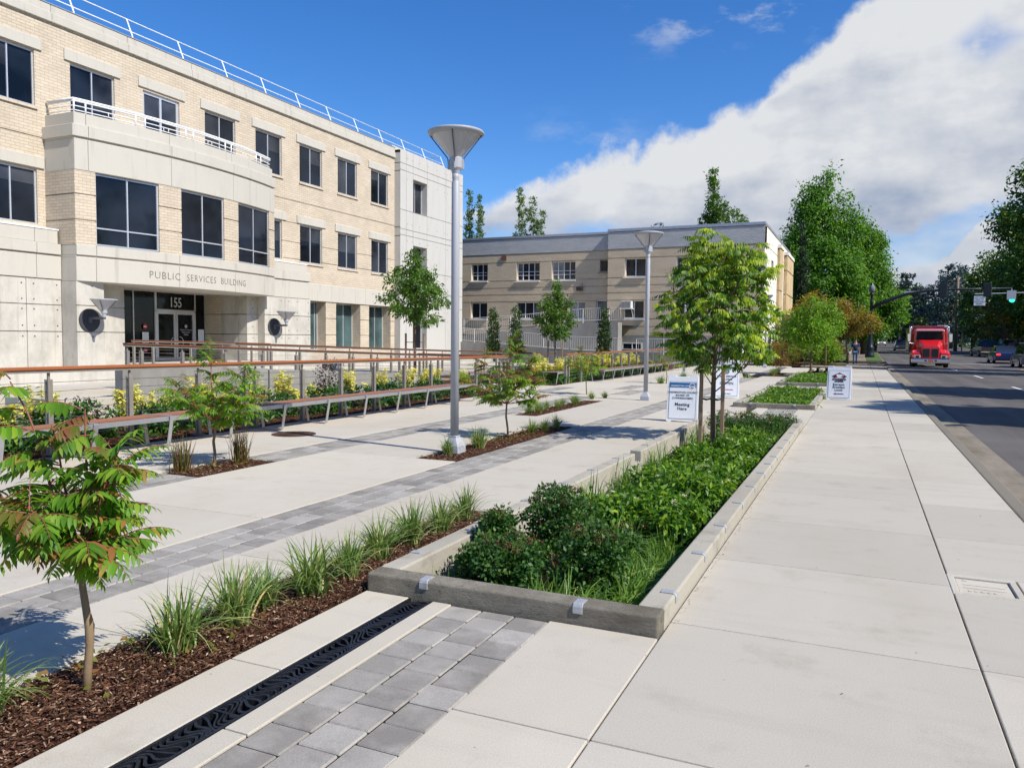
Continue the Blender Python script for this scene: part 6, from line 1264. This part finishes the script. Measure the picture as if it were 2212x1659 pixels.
# ------------------------------------------------------------------ person
def skinned(name, verts, edges, radii, mat, parent, sub=1):
    me = bpy.data.meshes.new(name); me.from_pydata(verts, edges, []); me.update(); o = bpy.data.objects.new(name, me); COL.objects.link(o); o.parent = parent
    sm = o.modifiers.new('skin', 'SKIN'); sm.use_smooth_shade = True
    for i, rr in enumerate(radii):
        sv = me.skin_vertices[0].data[i]; sv.radius = rr if isinstance(rr, tuple) else (rr, rr); sv.use_root = (i == 0)
    ss = o.modifiers.new('sub', 'SUBSURF'); ss.levels = sub; ss.render_levels = sub; me.materials.append(M(mat)); return o
pr = thing('person', 'man in navy t-shirt and jeans walking on the sidewalk with a paper in his hand', 'person', (-.40,61.2,.0), .1)
# local: facing -Y
skinned('body', [(0,0,.98),(0,0,1.15),(0,0,1.38),(0,0,1.50),(0,-.01,1.60),(0,-.015,1.70),(0,-.01,1.78),(-.19,0,1.42),(-.26,.02,1.14),(-.28,-.08,.90),(-.28,-.12,.80),(.19,0,1.42),(.26,.0,1.14),(.27,.06,.90),(.27,.05,.80)],
        [(0,1),(1,2),(2,3),(3,4),(4,5),(5,6),(2,7),(7,8),(8,9),(9,10),(2,11),(11,12),(12,13),(13,14)], [(.14,.10),(.15,.11),(.17,.11),(.07,.07),(.075,.085),(.085,.10),(.06,.07),.06,.045,.035,.03,.06,.045,.035,.03], 'skin', pr)
skinned('shirt', [(0,.0,.93),(0,0,1.15),(0,0,1.40),(0,0,1.50),(-.20,0,1.43),(-.255,.02,1.20),(.20,0,1.43),(.255,0,1.20)], [(0,1),(1,2),(2,3),(2,4),(4,5),(2,6),(6,7)], [(.17,.125),(.175,.13),(.19,.13),(.08,.08),.08,.07,.08,.07], 'navy_cloth', pr)
skinned('jeans', [(0,0,.95),(-.09,-.0,.86),(-.10,-.06,.50),(-.10,-.02,.10),(.09,0,.86),(.10,.10,.50),(.10,.20,.13)], [(0,1),(1,2),(2,3),(0,4),(4,5),(5,6)], [(.16,.12),.105,.08,.065,.105,.08,.065], 'denim', pr)
m = MB(); m.box(-.155,-.045,-.20,.07,0,.09); m.box(.045,.155,.08,.32,.03,.12); m.build('shoes', M('black_paint'), pr, bevel=.03, seg=2)
m = MB(); m.lathe([(.0,1.83),(.06,1.82),(.098,1.76),(.10,1.70)], n=14, cap=False); m.build('hair', M('hair'), pr, smooth=True)
m = MB(); m.box(-.42,-.28,-.16,-.15,.72,.92); m.build('paper', M('paper'), pr)
for sx_, (hx, hy) in (('l',(-.28,-.13)),('r',(.27,.05))):
    m = MB()
    for j in range(4): m.tube([(hx-.03+j*.02,hy,.80),(hx-.03+j*.02,hy-.012,.745),(hx-.028+j*.02,hy-.03,.715)], [.010,.009,.007], 5)
    m.tube([(hx+(.035 if hx < 0 else -.035),hy,.82),(hx+(.055 if hx < 0 else -.055),hy-.02,.775)], [.011,.008], 5); m.build('fingers', M('skin'), pr, smooth=True)
# ------------------------------------------------------------------ dump truck (faces the camera, local front = -Y)
t = thing('dump_truck', 'red dump truck with chrome bumper driving towards the camera', 'truck', (4.34,60.9,-.13))
m = MB(); m.prism([(-.52,1.25),(-.60,1.55),(-.72,1.68),(-.62,1.78),(.62,1.78),(.72,1.68),(.60,1.55),(.52,1.25)], 0, 0) if False else None
def loft(secs, mat, name, parent, **k):
    """secs: list of (y, [(x,z)...]) same count"""
    m = MB(); n = len(secs[0][1]); v = [(x,y,z) for y, s in secs for x, z in s]
    f = [(i*n+j, i*n+(j+1)%n, (i+1)*n+(j+1)%n, (i+1)*n+j) for i in range(len(secs)-1) for j in range(n)]+[tuple(range(n)), tuple(range((len(secs)-1)*n, len(secs)*n))[::-1]]
    m.add(v, f); return m.build(name, M(mat), parent, **k)
loft([(0,[(-.55,.55),(.55,.55),(.58,1.35),(.42,1.52),(-.42,1.52),(-.58,1.35)]),(.9,[(-.62,.55),(.62,.55),(.72,1.55),(.55,1.78),(-.55,1.78),(-.72,1.55)]),(1.5,[(-.75,.55),(.75,.55),(.90,1.6),(.72,1.92),(-.72,1.92),(-.90,1.6)])], 'red_paint', 'hood', t, bevel=.05, seg=2)
for s_ in (-1, 1):
    P = lambda a: [(s_*.55,a[0]),(s_*1.18,a[1]),(s_*1.2,a[2]),(s_*1.12,a[3]),(s_*.6,a[4])]
    loft([(-.02,P((.62,.62,.85,.98,1.02))),(.35,P((.75,.75,1.0,1.15,1.25))),(.9,P((.8,.8,1.05,1.2,1.3))),(1.4,P((.55,.55,.9,1.05,1.2)))], 'red_paint', 'fender', t, bevel=.04, seg=2)
    m = MB(); m.box(s_*.62 if s_ > 0 else -1.02, s_*1.02 if s_ > 0 else -.62, -.05,.02,.66,.84); m.build('headlight', M('silver_paint'), t, bevel=.02); m = MB(); m.box(*( (.70,.90) if s_ > 0 else (-.90,-.70)), -.06,-.04,.68,.82); m.build('headlight_lens', M('car_glass'), t)
    m = MB(); m.box(*((1.03,1.14) if s_ > 0 else (-1.14,-1.03)), -.04,.05,.68,.84); m.build('turn_light', M('orange_ink'), t, bevel=.02)
    m = MB(); m.lathe([(.30,-.14),(.50,-.14),(.52,-.10),(.52,.12),(.46,.14),(0,.14)], c=(s_*1.0,.75,.52), n=28, axis='x'); o = m.build('wheel', M('tyre'), t, smooth=False)
    m = MB(); m.lathe([(.30,-.16),(.50,-.16),(.52,-.10),(.52,.3),(.46,.34),(0,.34)], c=(s_*.85,4.9,.52), n=28, axis='x'); m.build('wheel', M('tyre'), t)
    m = MB(); m.lathe([(.09,1.0),(.09,2.75),(.07,2.85)], c=(s_*1.17,1.9,0), n=14); m.build('exhaust_stack', M('chrome'), t, smooth=True)
    m = MB(); m.box(s_*1.30-.09, s_*1.30+.09, 1.25,1.33,1.75,2.35); m.build('mirror', M('chrome'), t, bevel=.03); m = MB(); m.tube([(s_*.98,1.45,2.4),(s_*1.28,1.3,2.42),(s_*1.28,1.3,1.7),(s_*.98,1.45,1.65)], .018, 5); m.build('mirror_arm', M('chrome'), t)
loft([(1.45,[(-.98,1.55),(.98,1.55),(.93,2.55),(.80,2.64),(-.80,2.64),(-.93,2.55)]),(1.75,[(-1.02,.6),(1.02,.6),(.95,2.62),(.80,2.72),(-.80,2.72),(-.95,2.62)]),(3.0,[(-1.02,.6),(1.02,.6),(.98,2.64),(.85,2.74),(-.85,2.74),(-.98,2.64)])], 'red_paint', 'cab', t, bevel=.03)
m = MB(); m.add([(-.84,1.435,1.90),(.84,1.435,1.90),(.78,1.42,2.50),(-.78,1.42,2.50)], [(0,1,2,3)]); m.box(-.012,.012,1.40,1.43,1.90,2.5); m.build('windshield', M('car_glass'), t)
m = MB(); m.box(-.86,.86,1.25,1.48,2.52,2.62); m.build('sun_visor', M('silver_paint'), t, bevel=.02)
for s_ in (-1, 1): m = MB(); m.box(s_*.27-.23, s_*.27+.23, -.05,.02,.68,1.30); m.build('grille', M('black_paint'), t, bevel=.03)
m = MB(); m.box(-.53,.53,-.035,0,.62,1.40); m.build('grille_surround', M('red_paint'), t, bevel=.05)
m = MB(); m.box(-1.2,1.2,-.22,-.04,.30,.60); m.build('bumper', M('chrome'), t, bevel=.05, seg=3); m = MB(); m.box(-.16,.16,-.24,-.21,.38,.54); m.build('licence_plate', M('orange_ink'), t)
for s_ in (-1, 1): m = MB(); m.box(s_*.31-.08,s_*.31+.08,-.235,-.20,.42,.52); m.build('tow_hook', M('black_paint'), t, bevel=.02)
m = MB(); m.box(-1.22,1.22,3.3,7.4,1.15,2.78); m.build('dump_body', M('dark_red_paint'), t, bevel=.04); m = MB(); m.box(-1.0,1.0,2.6,3.6,2.80,2.92); m.build('cab_shield', M('dark_red_paint'), t, bevel=.02)
m = MB(); m.tube([(.55,3.0,2.86),(1.25,3.0,2.86)], .09, 10); m.tube([(-.75,3.0,2.80),(-1.2,3.0,2.80)], .08, 10); m.build('tarp_roller', M('silver_paint'), t)
m = MB(); m.box(-.5,.5,.2,7.2,.45,.6); m.box(-.9,.9,.7,.8,.45,.6); m.build('chassis', M('black_paint'), t)
# cars
def car(name, label, loc, rz, mat, W=1.8, L=4.5, H=1.45, kind='sedan', tail=False, lamps=False, group=None):
    t = thing(name, label, 'car' if kind != 'pickup' else 'pickup truck', loc, rz, group)
    def sec(y, zb, zt, w, tum=.0): return (y, [(-w,zb),(w,zb),(w*1.02,(zb+zt)/2),(w-tum,zt),(-w+tum,zt),(-w*1.02,(zb+zt)/2)])
    w_ = W/2
    loft([sec(-L/2,.35,.68,w_*.82,.08),sec(-L/2+.25,.25,.78,w_*.97,.08),sec(-L*.2,.22,.92,w_,.07),sec(L*.25,.22,.95,w_,.07),sec(L/2-.2,.25,.95,w_*.96,.08),sec(L/2,.38,.85,w_*.84,.08)], mat, 'body', t, bevel=.03)
    if kind == 'pickup': a, b, c, d = -L*.22, -L*.10, L*.08, L*.12
    elif kind == 'suv': a, b, c, d = -L*.28, -L*.15, L*.40, L*.47
    else: a, b, c, d = -L*.26, -L*.08, L*.20, L*.40
    loft([(a,[(-w_*.88,.90),(w_*.88,.90),(w_*.86,.93),(-w_*.86,.93)]),(b,[(-w_*.9,.90),(w_*.9,.90),(w_*.70,H-.03),(-w_*.70,H-.03)]),(c,[(-w_*.9,.92),(w_*.9,.92),(w_*.70,H-.02),(-w_*.70,H-.02)]),(d,[(-w_*.88,.92),(w_*.88,.92),(w_*.84,.96),(-w_*.84,.96)])], 'car_glass', 'windows', t)
    m = MB(); m.box(-w_*.70,w_*.70,b+.05,c-.05,H-.04,H); 
    for s_ in (-1,1):
        for ya, yb in ((a,b),(c,d)): pass
    m.build('roof', M(mat), t, bevel=.03)
    for sx_ in (-1,1):
        for y in (-L*.31, L*.30): m = MB(); m.lathe([(0,-.1),(.31,-.1),(.33,-.07),(.33,.07),(.31,.1),(0,.1)], c=(sx_*(w_-.08),y,.33), n=22, axis='x'); o = m.build('wheel', M('tyre'), t); m2 = MB(); m2.lathe([(0,.102*sx_),(.2,.102*sx_),(.21,.09*sx_)], c=(sx_*(w_-.08),y,.33), n=14, axis='x', cap=False); q = m2.build('rim', M('silver_paint'), None); q.parent = o
        m = MB(); m.box(*sorted((sx_*w_*.55, sx_*w_*.86)), L/2-.03,L/2+.01,.66,.80); m.build('tail_light', M('tail_lamp' if tail else 'dark_red_paint'), t); m = MB(); m.box(*sorted((sx_*w_*.5, sx_*w_*.80)), -L/2-.01,-L/2+.03,.55,.66); m.build('headlight', M('head_lamp' if lamps else 'silver_paint'), t)
        m = MB(); m.box(*sorted((sx_*w_*1.0, sx_*w_*1.14)), a+.35,a+.47,.92,1.05); m.build('mirror', M(mat), t, bevel=.02)
    if kind == 'pickup': m = MB(); m.box(-w_*.98,w_*.98,L*.12,L*.49,.5,1.0); m.box(-w_*.9,w_*.9,L*.14,L*.47,1.0,1.02); m.build('cargo_bed', M(mat), t, bevel=.03); m = MB(); m.box(-w_,w_,L*.495,L*.52,.42,.56); m.build('bumper', M('chrome'), t)
    return t
# traffic driving away has its rear (+Y side of the model) turned to us: rz = pi
car('parked_suv', 'blue grey sport utility vehicle cut off by the right picture edge', (11.15,66.6,-.13), pi, 'blue_grey_paint', 1.95, 4.8, 1.75, 'suv')
car('sedan', 'dark navy sedan with its tail light lit', (10.75,76,-.05), pi, 'navy_paint', 1.85, 4.7, 1.42, tail=True)
car('pickup', 'dark red pickup truck behind the dump truck on the right', (12.3,99,.17), pi+.1, 'dark_red_paint', 2.0, 5.4, 1.85, 'pickup')
car('parked_car', 'black vehicle in the shade behind the navy sedan', (16.3,104,.25), pi/2+.2, 'dark_paint', 1.9, 4.8, 1.8, 'suv')
car('sedan', 'distant silver car with headlights on coming up the street', (3.6,178,.92), 0, 'silver_paint', 1.8, 4.6, 1.45, lamps=True)
car('sedan', 'dark car driving away just left of the dump truck', (5.1,124,.42), 0, 'dark_paint', 1.8, 4.6, 1.6, 'suv')
# ------------------------------------------------------------------ signals and street lamps
def vlamp(loc, label, H=6.6, arm=False):
    t = thing('street_lamp', label, 'street lamp', loc, group='dark green street lamps with globe'); m = MB()
    m.lathe([(.42,0),(.42,.25),(.36,.35),(.34,.8),(.40,.9),(.30,1.05),(.22,1.4),(.17,2.0),(.14,H-.9),(.17,H-.85),(.12,H-.75),(.12,H-.25),(.2,H-.15),(.2,H)], n=18); m.build('pole', M('black_paint'), t, smooth=True)
    m = MB(); m.lathe([(.12,H),(.25,H+.15),(.30,H+.38),(.24,H+.62),(.12,H+.75),(0,H+.88)], n=18); m.build('globe', M('curtain_glass'), t, smooth=True)
    m = MB(); m.lathe([(.14,H+.74),(.10,H+.82),(.03,H+.95),(0,H+1.02)], n=10); m.build('finial', M('black_paint'), t); return t
vlamp((.72,82,.13), 'dark street lamp post with globe that carries the signal arm', 6.1); vlamp((.05,100,.3), 'second dark street lamp partly hidden by the bronze maple', 6.3)
t = thing('traffic_signal_arm', 'long dark mast arm with hanging traffic signals and signs over the street', 'traffic signal', (.72,82,.13))
m = MB(); m.tube([(0,0,4.7),(1.3,0,5.35),(2.9,0,5.95),(4.5,0,6.2),(6.5,0,6.32),(11.3,0,6.36)], [.17,.16,.15,.13,.10,.07], 10); m.build('mast_arm', M('black_paint'), t, smooth=True)
def sig(x, z, lit=False, back=True):
    m = MB(); m.box(x-.30,x+.30,-.14,.0,z-.65,z+.65); o = m.build('signal_head', M('black_paint'), t, bevel=.04)
    for k in range(3): q = MB(); q.lathe([(.13,.0),(.13,-.18),(.11,-.18),(.11,-.02),(0,-.02)], c=(x,-.14,z+.4-k*.4), n=14, axis='y', cap=False); q.build('visor', M('green_lamp' if lit and k == 2 else 'black_paint'), None).parent = o
for x in (5.95, 9.45):
    m = MB(); m.box(x-.32,x+.32,-.12,.12,5.62,6.95 if x < 6 else 6.85); m.build('signal_back', M('black_paint'), t, bevel=.05)
m = MB(); m.box(2.75,4.6,-.06,-.03,5.98,6.22); m.build('street_name_back', M('silver_paint'), t)
m = MB(); m.box(10.95,11.65,-.08,-.04,5.35,6.15); m.tube([(11.3,0,6.36),(11.3,0,6.15)],.03,5); m.build('sign_back', M('silver_paint'), t)
t = thing('traffic_sign_cluster', 'far signal arm with left turn yield sign, green light and green street name sign', 'traffic signal', (12.9,92,.2))
m = MB(); m.tube([(-2.6,0,6.35),(5,0,6.5)], .05, 8); m.tube([(5,0,0),(5,0,6.6)], .14, 10); m.build('mast_arm', M('silver_paint'), t)
m = MB(); m.box(-2.65,-1.65,-.05,-.02,5.2,6.15); m.build('sign_plate', M('sign_white'), t); 
for i, s in enumerate(('LEFT TURN','YIELD TO','ONCOMING','TRAFFIC')): text(s, .22, (-2.15,-.06,6.0-i*.215), ((1,0,0),(0,0,-1),(0,1,0)), 'ink', t, name='lettering', world=False, ext=.002, sx=.8)
m = MB(); m.box(.35,.95,-.2,.1,5.5,6.7); m.build('signal_head', M('black_paint'), t, bevel=.05)
m = MB(); m.lathe([(0,-.05),(.22,-.03),(.24,0)], c=(.62,-.22,5.72), n=20, axis='y', cap=False); m.build('green_light', M('green_lamp'), t)
m = MB(); m.box(1.95,3.9,-.05,-.02,5.95,6.55); m.build('street_name_sign', M('sign_green'), t); text('NE', .42, (2.35,-.06,6.25), ((1,0,0),(0,0,-1),(0,1,0)), 'sign_white', t, name='lettering', world=False, ext=.002)
# utility poles and wires
def upole(loc, h, label, r=.17):
    t = thing('utility_pole', label, 'utility pole', loc, group='wooden utility poles'); m = MB(); m.tube([(0,0,-.3),(0,0,h)], [r, r*.65], 10); m.build('pole', M('utility_pole'), t, smooth=True)
    m = MB(); m.box(-1.2,1.2,-.06,.06,h-.7,h-.55); m.box(-.9,.9,-.06,.06,h-1.7,h-1.58); m.build('crossarm', M('utility_pole'), t); return t
upole((12.2,128,.5), 10.6, 'leaning grey utility pole just right of the dump truck', .26); upole((9.7,152,.7), 10.3, 'brown utility pole above the dump truck roof'); upole((7.4,190,.95), 9.5, 'distant utility pole left of the truck')
t = thing('power_lines', 'thin power lines crossing above the far street', 'wires', (10,150,10)); m = MB()
for dx, z in ((-1,11.0),(0,10.6),(1,11.0)): m.tube([(12.2+dx,128,z),(11+dx,140,z-.5),(9.7+dx,152,z-.1),(8.5+dx,170,z-.7),(7.4+dx,190,z-.6),(2,260,z)], .035, 4, cap=False)
m.tube([(12.2,128,11),(24,100,12)], .03, 4, cap=False); m.build('wire', M('black_paint'), t, world=True)
# fence, far houses
t = thing('wooden_fence', 'dark board fence in the shade behind the pickup', 'fence', (14,118,.4)); m = MB(); 
for i in range(60): m.box(-1+i*.3,-.72+i*.3,0,.03,0,1.9)
m.box(-1,17,-.05,-.02,1.5,1.6); m.build('boards', M('fence_brown'), t)
t = thing('yellow_post', 'yellow guy wire guard at the foot of the utility pole', 'post', (12.8,126,.4)); m = MB(); m.tube([(0,0,0),(0,0,2.6)], .09, 8); m.build('guard', M('line_yellow'), t)
for (x, y, z, w_, h, lab) in ((-9,185,.9,10,4,'low pale house far down the left side of the street'),(24,205,1.0,12,4.5,'low house far down the right side of the street')):
    t = thing('house', lab, 'house', (x,y,z)); m = MB(); m.box(-w_/2,w_/2,0,8,-.5,h-1.2); m.build('wall', M('cream_stucco'), t); m = MB(); m.prism([(-w_/2-.5,h-1.2),(w_/2+.5,h-1.2),(0,h+1.2)], -.5, 8.5, 'y'); m.build('roof', M('fence_brown'), t)
    for q in (-.3,.0,.3): m = MB(); m.box(w_*q-.5,w_*q+.5,-.05,.02,.8,2.0); m.build('window', M('old_glass'), t)
bpy.context.view_layer.update()
